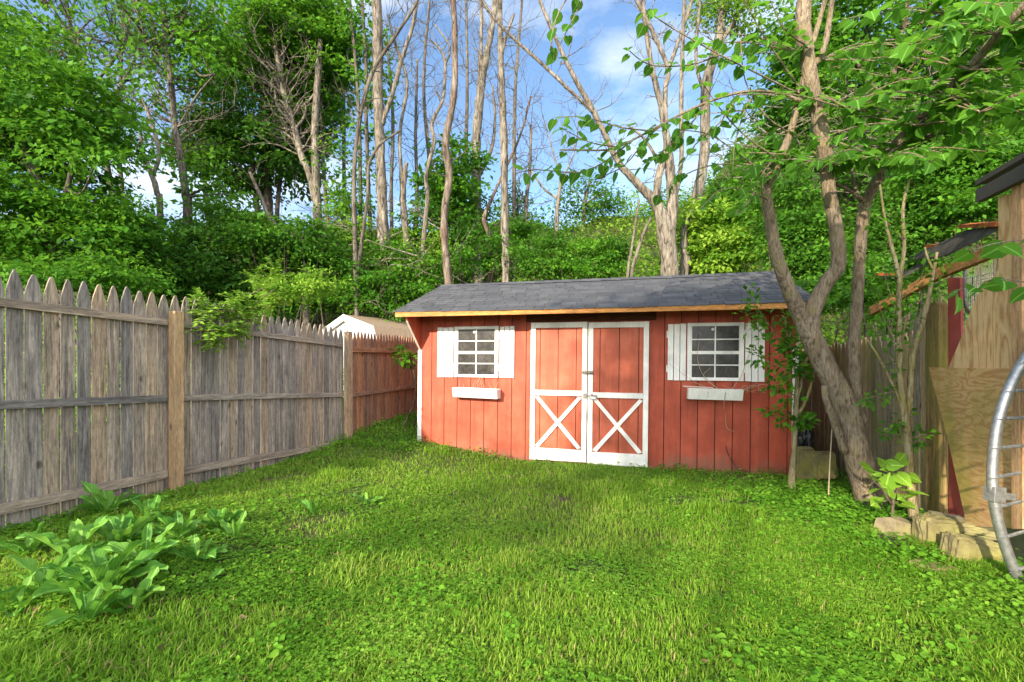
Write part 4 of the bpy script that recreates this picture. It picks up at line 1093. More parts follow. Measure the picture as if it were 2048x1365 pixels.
tree('dead_tree', 'thin snaking bare stem, third from the left in the sky gap', 'tree', 13.0,
     [[(843, 620, 10), (846, 540, 10), (847, 483, 10), (855, 396, 9), (852, 352, 9), (868, 286, 8), (864, 246, 8), (886, 198, 7), (890, 132, 6), (881, 100, 5), (860, 80, 4)], [(890, 132, 5), (900, 95, 4), (870, 50, 3)]], BARK_PALE, GB, twigs=[(0, 16, .7, .011, 1, .55, 1)])
tree('dead_tree', 'reddish-barked bare trunk rising from behind the left end of the shed roof', 'tree', 11.5,
     [[(898, 600, 18), (896, 560, 17), (888, 440, 16), (899, 352, 16), (891, 286, 15), (907, 198, 14), (910, 88, 13), (904, -40, 11)]], BARK_RED, GB, rough=.14, twigs=[(0, 12, .8, .012, 1, .5, 1)])
tree('dead_tree', 'big forked pale trunk, widest of the bare trunks right of centre gap', 'tree', 16.5,
     [[(954, 545, 26), (952, 500, 24), (952, 440, 23), (952, 308, 20), (957, 220, 18), (967, 141, 16), (982, 66, 14), (996, -40, 12)], [(958, 200, 11), (960, 150, 10), (963, 60, 8), (963, -40, 7)],
      [(960, 350, 8), (972, 325, 8), (985, 290, 7), (990, 235, 6), (985, 170, 4)]], BARK_PALE, GB, rough=.2, n=12, twigs=[(0, 12, 1.0, .015, 2, .5, 1), (1, 10, .9, .012, 1, .2, 1), (2, 8, .8, .012, 1, .3, 1)],
     crown=[([(950, 420, 26, 60, 16.3, .5)], 14, 60, .35, .11, L_MID)])
tree('dead_tree', 'straight pale bare trunk standing behind the middle of the roof', 'tree', 12.5,
     [[(1013, 610, 19), (1012, 560, 18), (1010, 440, 17), (1007, 264, 15), (1002, 132, 13), (999, 0, 11), (998, -50, 10)], [(1004, 110, 7), (1012, 75, 6), (1028, 30, 5)]], BARK_PALE, GB, rough=.2, n=12, twigs=[(0, 22, .9, .012, 1, .5, 1)])
tree('dead_tree', 'thin dark leaning stem crossing behind the straight pale trunk', 'tree', 13.2,
     [[(978, 590, 8), (980, 483, 8), (968, 440, 9), (985, 395, 7), (1004, 352, 6), (1040, 273, 5), (1062, 193, 4)]], BARK_RED, GB, twigs=[(0, 9, .8, .01, 1, .6, 1)])
tree('dead_sapling', 'slim grey sapling with a wispy bare crown behind the roof centre', 'tree', 12.8,
     [[(1112, 600, 11), (1112, 540, 10), (1115, 417, 9), (1121, 369, 7), (1118, 330, 5)], [(1116, 400, 5), (1085, 375, 4), (1062, 340, 3)], [(1121, 369, 4), (1150, 300, 3), (1158, 230, 2)], [(1119, 350, 4), (1105, 300, 3), (1085, 230, 2)]], BARK_PALE, GB,
     twigs=[(2, 9, .9, .008, 2, 0, 1), (3, 9, .9, .008, 2, 0, 1), (1, 5, .6, .008, 1, 0, 1)])
tree('locust_tree', 'feathery light green young tree between the bare trunks of the sky gap', 'tree', 15.5,
     [[(885, 560, 9), (888, 450, 8), (900, 340, 6), (905, 290, 4)]], BARK_GREY,
     crown=[([(890, 380, 60, 80, 15.5, 1.2), (920, 340, 45, 60, 15.5, 1), (870, 460, 70, 60, 15.2, 1.1), (930, 450, 50, 60, 15.4, 1)], 100, 75, .45, 0.149, L_BRIGHT)])
tree('small_tree', 'small airy dark-leaved tree low against the sky behind the wispy sapling', 'tree', 20.0,
     [[(1165, 470, 8), (1170, 410, 7), (1180, 360, 5)], [(1170, 410, 4), (1215, 380, 3)]], BARK_GREY,
     crown=[([(1175, 390, 60, 50, 20, 1.2), (1215, 410, 40, 30, 20, 1), (1130, 420, 40, 28, 20, .8)], 48, 50, .5, .12, L_MID)])
tree('sapling', 'small leafy sprig tree on the skyline right of the pale straight trunk', 'tree', 19.0, [[(1033, 470, 5), (1034, 420, 4), (1036, 390, 3)]], BARK_GREY,
     crown=[([(1035, 400, 24, 45, 19, .6)], 18, 45, .4, .11, L_MID)])
THIN = [(668, 590, 660, 10, 'thin bare trunk just right of the broken-topped snag', 15), (690, 560, 684, -30, 'thin grey trunk between the snag and the twining stems', 17), (786, 560, 772, 60, 'thin bare stem close behind the shaggy trunk', 16.5),
        (828, 560, 834, 120, 'thin bare stem between the stubbed trunk and the snaking stem', 17.5), (866, 540, 862, -30, 'thin grey trunk left of the reddish-barked trunk', 18), (922, 540, 932, -30, 'thin grey trunk right of the reddish-barked trunk', 18),
        (1028, 540, 1046, -20, 'thin grey trunk right of the straight pale trunk', 17), (1070, 530, 1062, 250, 'short thin bare stem left of the wispy sapling', 17), (420, 480, 428, -20, 'thin grey trunk left of the dense dark tree', 17), (252, 480, 246, -30, 'thin dark trunk between the two feathery locusts', 16), (168, 520, 158, 60, 'thin grey trunk inside the bright green tree', 12.5)]
for x0, y0, x1, y1, lb, Yt in THIN:
    xm = (x0 + x1) / 2 + rng.normal() * 6
    tree('bare_tree', lb, 'tree', Yt, [[(x0, y0, 9), (xm + rng.normal() * 4, y0 * .65 + y1 * .35, 8), (xm + rng.normal() * 5, y0 * .35 + y1 * .65, 7), (x1, y1, 5)]], BARK_GREY, GB, n=8,
         twigs=[(0, 16, 1.1, .014, 2, .4, 1)], crown=[([((x0 + xm) / 2, y0 - 60, 26, 60, Yt, .5)], 16, 45, .36, .11, L_BRIGHT)])
# --- the big multi-limbed tree behind the shed, right of centre
tree('ash_tree', 'large pale tree dividing into many bare limbs behind the right half of the roof', 'tree', 11.0,
     [[(1343, 600, 44), (1341, 556, 38), (1333, 470, 38), (1318, 420, 24), (1303, 396, 20), (1270, 362, 16), (1237, 325, 14), (1211, 272, 12), (1185, 220, 12), (1132, 123, 9), (1079, 0, 7), (1060, -50, 5)],
      [(1335, 480, 26), (1345, 420, 24), (1340, 340, 20), (1334, 281, 16), (1322, 211, 13), (1303, 132, 11), (1290, 44, 10), (1280, -40, 8)],
      [(1312, 400, 18), (1318, 350, 16), (1328, 318, 14), (1334, 285, 12)],
      [(1334, 285, 11), (1330, 185, 10), (1336, 140, 10), (1310, 75, 9), (1273, 0, 8), (1250, -50, 6)], [(1336, 140, 9), (1358, 80, 8), (1388, -10, 7)],
      [(1190, 230, 7), (1167, 207, 7), (1088, 132, 7), (1000, 50, 6), (950, -20, 5)], [(1345, 420, 10), (1362, 330, 9), (1362, 220, 9), (1365, 100, 8), (1370, -30, 7)],
      [(1318, 325, 7), (1290, 280, 5), (1255, 250, 4)]], BARK_PALE, n=12, rough=.12,
     twigs=[(0, 16, 1.0, .014, 1, .45, 1), (5, 9, .9, .01, 1, .2, 1), (3, 8, .9, .012, 1, .3, 1), (4, 6, .8, .012, 1, .3, 1), (1, 8, .9, .012, 1, .4, 1)])
tree('ash_tree', 'thick pale trunk leaning right behind the many-limbed tree', 'tree', 13.0,
     [[(1372, 580, 26), (1378, 500, 24), (1389, 418, 22), (1409, 308, 21), (1412, 176, 21), (1440, 66, 18), (1450, -40, 16)], [(1432, 100, 10), (1470, 40, 9), (1500, -10, 8)], [(1412, 200, 8), (1392, 120, 7), (1400, 0, 6)]], BARK_PALE, n=12,
     twigs=[(0, 8, 1, .014, 1, .5, 1), (1, 6, .8, .012, 1, .3, 1)], crown=[([(1480, 20, 60, 50, 13, 1.2), (1420, 10, 50, 40, 13.4, 1)], 45, 60, .4, .1, L_YEL)])
tree('pole', 'thin pale pole leaning behind the roof left of the many-limbed tree', 'dead sapling', 11.3, [[(1254, 570, 6), (1266, 480, 5), (1278, 400, 4)]], BARK_PALE, GB)
tree('dead_sapling', 'crooked dead stem beside the leaning pale pole', 'dead sapling', 11.4, [[(1262, 570, 8), (1270, 520, 8), (1288, 465, 7), (1302, 436, 5)]], BARK_PALE, GB)
tree('tree_stump', 'pale broken stump beside the base of the many-limbed tree', 'stump', 11.8, [[(1368, 560, 22), (1370, 520, 20), (1368, 470, 15), (1378, 430, 8)]], BARK_PALE, rough=.25)
tree('fallen_log', 'pale dead log leaning up the bank behind the right end of the roof', 'log', 11.2, [[(1402, 556, 15), (1440, 525, 15), (1490, 490, 13), (1535, 462, 9)]], BARK_PALE, lying=True)
tree('fallen_log', 'long fallen pale log high on the right bank behind the redbud', 'log', 12.5, [[(1585, 388, 10), (1650, 350, 10), (1700, 325, 9), (1770, 300, 7)]], BARK_PALE, lying=True)
tree('fallen_log', 'thin white fallen branch across the upper right bank', 'dead branch', 11.5, [[(1640, 168, 5), (1700, 156, 5), (1772, 150, 4), (1850, 150, 3)], [(1690, 130, 5), (1730, 120, 4), (1775, 115, 4)]], BARK_PALE, lying=True, twigs=[(0, 7, .9, .01, 1, .1, 1)])
tree('fallen_log', 'dark fallen trunk lying left of the roof in the undergrowth', 'log', 11.0, [[(655, 612, 10), (690, 600, 9), (740, 588, 7), (790, 578, 5)]], BARK_DARK, lying=True)
tree('fallen_log', 'grey split log leaning to the ground behind the white shed', 'log', 11.8, [[(684, 645, 14), (668, 622, 13), (652, 602, 10)], [(662, 600, 5), (668, 560, 5), (674, 500, 4), (680, 470, 3)]], BARK_GREY, lying=True, twigs=[(0, 5, .6, .01, 1, .4, 1)])
tree('dead_branch', 'bare dark branches heaped behind the left end of the roof', 'branch', 11.3, [[(850, 560, 6), (880, 550, 7), (930, 555, 6), (985, 548, 4)], [(850, 572, 5), (900, 566, 5), (960, 552, 3)]], BARK_GREY, lying=True, twigs=[(0, 10, .5, .008, 1, 0, 1)])

# --- trees on the right bank
tree('maple_tree', 'sunlit leafy tree on the bank behind the redbud trunks', 'tree', 13.5,
     [[(1735, 430, 11), (1738, 300, 10), (1733, 105, 10), (1746, -20, 9)], [(1735, 260, 7), (1700, 180, 5)]], BARK_GREY,
     crown=[([(1690, 60, 110, 80, 13.5, 1.4), (1620, 180, 90, 90, 13.5, 1.2), (1760, 200, 90, 90, 13.8, 1.2), (1560, 80, 60, 70, 13.6, 1)], 190, 75, .45, 0.149, L_BRIGHT)])
tree('maple_tree', 'leafy tree with a double dark trunk at the upper right', 'tree', 13.0,
     [[(1780, 400, 14), (1785, 200, 13), (1790, 100, 12), (1808, 50, 11), (1816, -30, 10)], [(1783, 220, 8), (1730, 150, 7), (1700, 100, 5)]], BARK_RED,
     crown=[([(1900, 80, 140, 110, 13, 1.6), (1990, 240, 110, 110, 12.6, 1.4), (1850, 240, 90, 90, 12.8, 1.2), (2060, 60, 100, 120, 13, 1.6)], 230, 80, .45, 0.149, L_BRIGHT),
            ([(1930, 160, 150, 150, 14.2, 1), (1780, 330, 120, 80, 13.4, 1), (2050, 330, 120, 100, 12.5, 1.2)], 130, 80, .48, 0.149, L_MID)])
def brush(label, ox, oy, n, xa, xb, ya, yb, Ya, Yb):
    o0 = np.array([ox, oy, gz(ox, oy)])
    root = tag(empty('dead_brush', o0), label, 'dead brush')
    mb = MB()
    for i in range(n):
        p = P(rng.uniform(xa, xb), rng.uniform(ya, yb), rng.uniform(Ya, Yb))
        a = rng.uniform(-.5, .6) + (math.pi if rng.random() < .5 else 0)
        grow(mb, p, (math.cos(a), -.2 * rng.random(), math.sin(a) * .6 + .1), rng.uniform(.7, 2.0), rng.uniform(.008, .022), 2, .22, .02, kids=3)
    tag(mb.build('branches', BARK_PALE, root, origin=o0, smooth=True), kind='stuff')
brush('tangle of pale dead twigs and branches strewn over the right bank', 8, 11, 46, 1480, 2040, 140, 470, 9.5, 11.5)
brush('dead twigs and thin fallen branches tangled below the bare trunks', -4, 13, 40, 560, 900, 430, 600, 11.5, 13.5)
def bush(label, cat, blobs, ncl, lpc, cr, llen, mat, name='bush', group=None, nst=14):
    b0 = blobs[0]; p = P(b0[0], b0[1], b0[4]); zg = gz(p[0], p[1]); o0 = np.array([p[0], p[1], zg])
    root = tag(empty(name, o0), label, cat, group)
    C, out = ellipsoid_pts(blobs, ncl)
    link('foliage', leaf_mesh('foliage', *clump_leaves(C, out, lpc, cr, llen), origin=o0), mat, root)
    sb = MB()
    for i in range(nst):
        c = C[rng.integers(len(C))]
        st = o0 + np.array([rng.normal() * .1, rng.normal() * .1, -.05])
        sb.tube([st, (st + c) / 2 + rng.normal(size=3) * .1, c], [.02, .014, .005], 5, sub=3, cap=False)
    tag(sb.build('stems', BARK_DARK, root, origin=o0, smooth=True), kind='stuff')
    return root
bush('dark green drooping maple bush behind the fence, left of the yellow-green sapling', 'bush', [(400, 520, 110, 70, 11.4, .9), (330, 570, 90, 50, 11, .8), (480, 560, 90, 70, 11.6, .9), (280, 500, 70, 60, 11.2, .8), (420, 450, 80, 50, 12, .8)], 170, 100, .4, .11, L_DARK)
bush('mid green sapling foliage above the fence near the pointed tops at far left', 'bush', [(230, 545, 80, 35, 7.6, .6), (150, 560, 60, 25, 7.2, .5), (40, 540, 60, 30, 7, .5)], 60, 70, .3, .08, L_BRIGHT)
bush('light green shrub spilling over the far end of the fence, before the white shed', 'bush', [(600, 600, 60, 40, 11.8, .6), (560, 560, 60, 40, 12, .6), (640, 580, 40, 50, 12.2, .6), (530, 600, 50, 30, 11.8, .5)], 70, 80, .4, .1, L_BRIGHT)
bush('leafy green shrub growing between white shed and red shed roof', 'bush', [(760, 600, 70, 55, 11.8, .8), (700, 560, 60, 60, 12, .8), (830, 590, 50, 45, 12, .7), (780, 530, 60, 50, 12.3, .8)], 110, 80, .36, .095, L_BRIGHT)
bush('dark green bush of dense leaves under the dense dark tree', 'bush', [(560, 480, 90, 55, 11.5, 1), (640, 500, 70, 55, 11.8, .9), (500, 440, 70, 40, 12, .9)], 110, 85, .4, .1, L_MID)
bush('rounded dark green bush on the bank above the centre of the roof', 'bush', [(1075, 520, 50, 50, 12.2, .7), (1110, 500, 40, 40, 12.4, .6)], 60, 80, .3, .08, L_MID)
bush('sunlit round bush on the bank right of the slim grey sapling', 'bush', [(1175, 530, 60, 45, 12.0, .7), (1220, 510, 45, 45, 12.3, .6)], 70, 80, .3, .085, L_BRIGHT)
bush('yellow-green bush of large leaves behind the right end of the roof', 'bush', [(1450, 500, 60, 60, 11.5, .8), (1410, 450, 60, 50, 12, .8), (1500, 450, 60, 60, 11.8, .8)], 100, 70, .34, .13, L_YEL)
bush('tangled green bush behind the forked redbud trunk and roof corner', 'bush', [(1600, 470, 80, 80, 9.2, .8), (1660, 560, 60, 60, 8.6, .7), (1560, 400, 60, 60, 9.8, .8), (1620, 590, 50, 40, 7.2, .5)], 150, 80, .3, .09, L_MID)
bush('thicket of small dark leaves between redbud trunks and the lean-to roof', 'bush', [(1790, 450, 70, 90, 8.6, .8), (1730, 540, 50, 60, 8, .6), (1860, 420, 70, 70, 8.4, .8), (1820, 340, 80, 60, 9.5, .8)], 150, 80, .3, .08, L_MID)
bush('small leafy sprays hanging in front of the corrugated roof', 'bush', [(1785, 575, 45, 45, 5.3, .3), (1850, 520, 45, 40, 5.0, .25), (1730, 600, 40, 40, 5.6, .3)], 50, 34, .16, .06, L_BRIGHT, nst=6)
bush('bright leafy thicket above the lean-to roof at the right edge', 'bush', [(1940, 400, 80, 60, 7.6, .6), (2010, 330, 80, 60, 7.6, .7), (1880, 330, 60, 60, 8, .7)], 100, 80, .28, .085, L_BRIGHT)
bush('leaves of a vine climbing the far end of the fence beside the shed corner', 'vine', [(812, 712, 18, 26, 7.4, .12)], 9, 14, .1, .075, L_BRIGHT, 'vine', nst=2)

bush('pale green sprouting growth around the foot of the bare trunks left of the roof', 'bush', [(720, 470, 50, 60, 13.6, .6), (690, 420, 45, 50, 14, .6), (760, 540, 45, 40, 12.6, .6), (820, 520, 40, 60, 12.8, .6), (860, 500, 30, 60, 13.2, .6)], 90, 60, .3, .1, L_YEL)
bush('feathery green growth between the bare trunks above the roof peak', 'bush', [(930, 510, 40, 40, 12.6, .6), (985, 500, 35, 40, 13, .6), (1040, 470, 30, 35, 14, .6), (870, 540, 40, 30, 12.2, .6)], 70, 60, .3, .1, L_BRIGHT)
bush('uneven leafy growth on the skyline right of the many-limbed tree', 'bush', [(1530, 330, 60, 60, 15.5, 1), (1580, 260, 60, 60, 15, 1), (1480, 400, 60, 50, 15.5, 1), (1610, 330, 60, 60, 14, 1)], 120, 70, .5, .14, L_BRIGHT)
bush('leafy saplings standing along the skyline between the left-hand trunks', 'bush', [(260, 440, 60, 40, 17, 1), (430, 470, 60, 40, 17, 1), (350, 480, 50, 30, 16.5, 1), (690, 470, 40, 30, 18, 1), (590, 490, 50, 25, 18, 1)], 90, 55, .55, .13, L_BRIGHT)
# locust sprays reaching over the fence
def feather_spray(label, name, paths, mat, llen=.035, blobs=None):
    p0 = P(*paths[0][0]); o0 = np.array([p0[0], p0[1], gz(p0[0], p0[1])])
    root = tag(empty(name, o0), label, 'sapling')
    mb = MB(); PP, DD = [], []
    mb.tube([o0, (o0 + p0) / 2 + np.array([.1, 0, 0]), p0], [.015, .012, .008], 6)
    for path in paths:
        pts = [P(*q) for q in path]
        mb.tube(pts, [.007] * (len(pts) - 1) + [.003], 5)
        for i in range(len(pts) - 1):
            for k in range(13):
                a = pts[i] + (pts[i + 1] - pts[i]) * (k + rng.random()) / 7
                d = unit(pts[i + 1] - pts[i]) * .5 + rng.normal(size=3) * .6 + np.array([0, -.3, -.1]); d = unit(d)
                L = rng.uniform(.14, .24)
                e = a + d * L + np.array([0, 0, -.03])
                mb.tube([a, e], [.002, .001], 3, sub=1, cap=False)
                side = unit(np.cross(d, [0, 0, 1]) + 1e-6)
                for j in range(1, 8):
                    for sg in (-1, 1):
                        PP.append(a + (e - a) * j / 7.5); DD.append(side * sg + d * .5 + rng.normal(size=3) * .15)
    tag(mb.build('stems', BARK_MOSS, root, origin=o0, smooth=True), kind='stuff')
    PP, DD = np.array(PP), np.array(DD); n = len(PP)
    N = np.array([0, -.25, 1.0]) + rng.normal(size=(n, 3)) * .35
    link('foliage', leaf_mesh('foliage', PP, DD, N, llen * rng.uniform(.8, 1.4, n), rng.random(n), LEAF, .9, o0), mat, root)
    if blobs:
        C, out = ellipsoid_pts(blobs, 46)
        link('foliage', leaf_mesh('foliage', *clump_leaves(C, out, 44, .15, .05), origin=o0), mat, root)
feather_spray('yellow-green feathery locust sapling arching over the fence tops', 'locust_sapling',
              [[(640, 600, 6.6), (590, 570, 6.4), (550, 568, 6.0), (500, 590, 5.3), (455, 610, 4.8)], [(560, 572, 6.0), (520, 600, 5.4), (480, 640, 4.9), (448, 652, 4.62), (436, 668, 4.58)],
               [(570, 575, 6.2), (545, 560, 6.2), (520, 555, 6.3)], [(480, 620, 4.95), (440, 622, 4.65), (415, 608, 4.6)], [(600, 580, 6.5), (560, 600, 6.3), (530, 620, 6.1)], [(520, 600, 5.4), (505, 625, 5.1), (485, 645, 4.9)], [(590, 570, 6.4), (560, 545, 6.3), (540, 550, 6.3)]], L_YEL, .05, [(580, 578, 75, 26, 6.2, .3), (640, 560, 40, 25, 6.4, .3)])
feather_spray('light green feathery sapling beside the white shed roof', 'locust_sapling',
              [[(650, 610, 12), (640, 560, 12), (620, 540, 12), (590, 545, 12)], [(640, 570, 12), (665, 545, 12), (690, 560, 12)], [(700, 560, 12.4), (720, 555, 12.4), (740, 565, 12.4)], [(645, 600, 12), (610, 600, 11.8), (580, 610, 11.6)]], L_BRIGHT, .06)

# ------------------------------------------------------------------ undergrowth on the bank: one mass nobody could count
def undergrowth():
    n = 5200
    x = rng.uniform(-24, 24, n); y = rng.uniform(8.8, 23, n)
    keep = (np.abs(x) < 1.25 * y + 2)
    xs_ = np.concatenate([rng.uniform(5.6, 13, 420), rng.uniform(-14, -5.6, 420)]); ys_ = rng.uniform(-1, 9.2, 840)
    x = np.concatenate([x, xs_]); y = np.concatenate([y, ys_]); keep = np.concatenate([keep, np.abs(xs_) > 1.7 + .35 * np.abs(ys_)])
    inshed = (x > -1.8) & (x < 4.4) & (y < 9.6)
    keep &= ~inshed
    keep &= vnoise(x, y, .8, 17) * .65 + vnoise(x, y, .35, 18) * .35 > .34
    keep &= ~((x > 3.2) & (x < 5.4 ) & (y < 9.2)) & ~((x < -2.6) & (x > -5.6) & (y < 12.6) & (y > 9.0) & False)
    x, y = x[keep], y[keep]
    C = np.stack([x, y, g(x, y) + .12 + .9 * rng.random(len(x)) ** 2 * vnoise(x, y, 1.1, 8) * 1.6], -1)
    out = np.tile(np.array([0, -.4, .6]), (len(x), 1))
    A = clump_leaves(C, out, 44, .46, .12, flat=.5)
    tone = np.clip((vnoise(C[:, 0], C[:, 1], 1.7, 9) - .5) * 1.5 + .5, 0, 1)
    rnd = np.clip(np.repeat(tone, 44) * .75 + .25 * A[4], 0, 1)
    o = link('undergrowth', leaf_mesh('undergrowth', A[0], A[1], A[2], A[3], rnd), leaf_mat('undergrowth_leaf', (0.045, 0.13, 0.015), (0.13, 0.28, 0.025), (0.27, 0.42, 0.055)))
    tag(o, 'leafy undergrowth covering the wooded bank', 'undergrowth', kind='stuff')
undergrowth()

# ------------------------------------------------------------------ redbud with heart-shaped leaves (foreground right)
def redbud():
    Y = 4.2
    b = P(1740, 1012, Y); o0 = np.array([b[0], b[1], gz(b[0], b[1])])
    root = tag(empty('redbud_tree', o0), 'leaning brown redbud tree with crooked forked trunks and heart-shaped leaves', 'tree')
    mb = MB()
    def st(pts, n=14, rough=.05, nm=['trunk']):
        mb = MB(); mb.tube([P(q[0], q[1], q[3]) for q in pts], [q[2] * .385 / F * q[3] for q in pts], n, rough, random.random(), sub=7)
        mb.build(nm[0], BARK_REDBUD, root, origin=o0, smooth=True); nm[0] = 'limb'
    st([(1748, 1040, 86, 4.2), (1742, 1000, 70, 4.2), (1714, 909, 64, 4.2), (1688, 805, 56, 4.25), (1652, 737, 52, 4.3), (1622, 672, 50, 4.3), (1608, 640, 46, 4.3)])
    st([(1628, 690, 44, 4.3), (1606, 640, 42, 4.3), (1582, 590, 35, 4.25), (1556, 520, 30, 4.2), (1542, 450, 28, 4.2), (1533, 378, 26, 4.15), (1549, 342, 25, 4.1), (1580, 268, 18, 4.05), (1602, 180, 15, 4.0), (1625, 90, 13, 3.9), (1650, 0, 11, 3.8), (1660, -60, 9, 3.7)])
    st([(1620, 676, 46, 4.3), (1626, 620, 40, 4.25), (1650, 570, 36, 4.2), (1676, 530, 35, 4.15), (1672, 460, 33, 4.1), (1658, 380, 31, 4.1), (1652, 320, 32, 4.05), (1638, 240, 33, 4.0), (1618, 140, 36, 3.95), (1606, 50, 36, 3.9), (1612, -30, 34, 3.85), (1618, -80, 30, 3.8)])
    st([(1630, 130, 16, 3.95), (1650, 90, 15, 3.9), (1664, 0, 12, 3.8), (1670, -60, 9, 3.7)], 9)
    st([(1722, 850, 32, 4.24), (1712, 790, 29, 4.28), (1708, 700, 28, 4.3), (1714, 600, 26, 4.3), (1720, 500, 26, 4.3), (1728, 420, 28, 4.25), (1738, 392, 26, 4.2), (1764, 343, 27, 4.1), (1782, 303, 27, 4.0), (1830, 246, 23, 3.8), (1882, 198, 23, 3.6), (1939, 136, 22, 3.4), (1996, 70, 21, 3.2), (2060, 0, 20, 3.0), (2120, -70, 18, 2.9)])
    st([(1764, 335, 16, 4.1), (1790, 312, 13, 4.0), (1834, 285, 12, 3.85), (1895, 259, 12, 3.7), (1961, 224, 11, 3.5), (2060, 178, 10, 3.2)], 8)
    st([(1728, 420, 10, 4.25), (1712, 380, 8, 4.2), (1702, 330, 6, 4.2), (1704, 250, 5, 4.15), (1712, 170, 4, 4.1)], 8)
    st([(1671, 369, 9, 4.1), (1700, 382, 8, 4.15), (1735, 408, 9, 4.22)], 8)
    st([(1648, 772, 14, 4.1), (1652, 800, 15, 4.1), (1666, 838, 18, 4.12), (1690, 905, 22, 4.15)], 8, .2)
    tw = MB(); PP, DD, NN, LL = [], [], [], []
    def twig(pts, nl, w=4.0, wl=2.0, ll=.09, tuft=False):
        q = [P(*p) for p in pts]
        rad = np.linspace(w, wl, len(q)) / 2 / F * q[0][1]
        tw.tube(q, list(rad), 6, sub=4, cap=False)
        seg = np.cumsum([0] + [np.linalg.norm(q[i + 1] - q[i]) for i in range(len(q) - 1)])
        for k in range(nl):
            s_ = seg[-1] * (k + .4 + .4 * rng.random()) / nl
            i = min(np.searchsorted(seg, s_) - 1, len(q) - 2); i = max(i, 0)
            f = (s_ - seg[i]) / (seg[i + 1] - seg[i] + 1e-9)
            p = q[i] * (1 - f) + q[i + 1] * f; d = unit(q[i + 1] - q[i])
            side = unit(np.cross(d, [0, 0, 1]) + rng.normal(size=3) * .25) * (1 if k % 2 else -1)
            pet = p + (side * .7 + d * .4 + np.array([0, 0, -.1 + rng.normal() * .15])) * rng.uniform(.03, .06)
            tw.tube([p, pet], [.0012, .0009], 3, sub=1, cap=False)
            PP.append(pet); DD.append(side * .8 + d * .5 + np.array([0, 0, -.45]) + rng.normal(size=3) * .25)
            NN.append(np.array([0, -.35, .9]) + rng.normal(size=3) * .38)
            LL.append(ll * rng.uniform(.7, 1.2))
    # the long arching branch to the left, and its side twigs
    main = [(1640, 222, 4.0), (1600, 202, 3.95), (1549, 185, 3.9), (1483, 185, 3.8), (1417, 204, 3.75), (1352, 234, 3.7), (1264, 281, 3.65), (1215, 300, 3.6), (1120, 300, 3.6)]
    twig(main, 16, 7, 2.5)
    for a in ([(1352, 234, 3.7), (1300, 270, 3.65), (1250, 330, 3.6), (1190, 360, 3.6)], [(1417, 204, 3.75), (1380, 250, 3.7), (1330, 300, 3.7), (1285, 330, 3.7)], [(1264, 281, 3.65), (1215, 320, 3.6), (1160, 345, 3.6), (1075, 340, 3.6), (1040, 345, 3.6)],
              [(1483, 185, 3.8), (1440, 245, 3.75), (1390, 290, 3.7), (1340, 370, 3.7)], [(1300, 262, 3.66), (1240, 255, 3.6), (1170, 235, 3.6), (1110, 235, 3.6)], [(1240, 295, 3.62), (1180, 285, 3.6), (1120, 255, 3.6)],
              [(1549, 342, 4.1), (1500, 330, 4.0), (1430, 330, 3.9), (1370, 350, 3.8), (1320, 390, 3.7)], [(1535, 400, 4.1), (1490, 380, 4.0), (1440, 380, 3.9), (1400, 420, 3.8)],
              [(1545, 360, 4.1), (1480, 310, 4.0), (1420, 270, 3.9), (1360, 260, 3.8)], [(1560, 320, 4.05), (1500, 280, 3.9), (1450, 230, 3.8), (1400, 160, 3.7)], [(1580, 268, 4.05), (1530, 230, 3.9), (1490, 160, 3.8), (1480, 60, 3.7)],
              [(1602, 180, 4.0), (1560, 120, 3.85), (1520, 60, 3.7), (1490, 0, 3.6)], [(1625, 100, 3.9), (1570, 60, 3.8), (1540, 0, 3.7)], [(1510, 190, 3.85), (1490, 220, 3.8), (1470, 290, 3.8), (1465, 350, 3.8)],
              [(1560, 310, 4.05), (1530, 340, 3.9), (1500, 400, 3.8), (1470, 430, 3.75)], [(1600, 190, 4), (1520, 150, 3.8), (1440, 110, 3.7), (1350, 60, 3.6), (1290, 20, 3.5)], [(1440, 110, 3.7), (1380, 130, 3.65), (1300, 130, 3.6), (1250, 95, 3.6)]):
            twig(a, rng.integers(14, 21), 3.5, 1.6)
    # hanging spray at the top centre
    twig([(1500, -60, 3.4), (1320, -70, 3.3), (1180, -40, 3.2), (1120, 20, 3.2), (1100, 100, 3.2)], 14, 4, 2, .085)
    twig([(1180, -40, 3.2), (1150, 30, 3.2), (1120, 90, 3.2), (1112, 120, 3.2)], 9, 2.5, 1.5, .08)
    twig([(1320, -70, 3.3), (1310, 0, 3.3), (1290, 40, 3.3)], 6, 2.5, 1.5, .09)
    # right-hand layers
    for k in range(98):
        px0, py0 = [(1660, 330), (1764, 320), (1830, 250), (1890, 200), (1700, 220), (1940, 140), (1640, 120), (1960, 225), (1900, 30), (2000, 70)][k % 10]
        Ya = 4.0 - (px0 - 1640) / 400 * .9
        a = rng.uniform(-.55, .75) if k % 3 else rng.uniform(2.6, 3.6)
        L = rng.uniform(110, 260)
        px1, py1 = px0 + L * math.cos(a), py0 + L * math.sin(a) * .55 - 35
        if py1 > 350 or (px1 > 1900 and py1 > 300): py1 = rng.uniform(60, 270)
        dY = rng.uniform(-.45, .7)
        twig([(px0, py0, Ya), ((px0 + px1) / 2, (py0 + py1) / 2 - 12, Ya + dY * .6), (px1, py1 + 8, Ya + dY)], rng.integers(10, 16), 3, 1.4, .098)
    twig([(2110, 590, 2.5), (2050, 565, 2.5), (1990, 560, 2.5), (1930, 575, 2.5), (1900, 590, 2.5)], 9, 3, 1.5, .1)
    twig([(2110, 470, 2.7), (2050, 480, 2.6), (2000, 485, 2.6), (1945, 500, 2.6)], 6, 3, 1.5, .1)
    tag(tw.build('twigs', BARK_REDBUD, root, origin=o0), kind='stuff')
    n = len(PP)
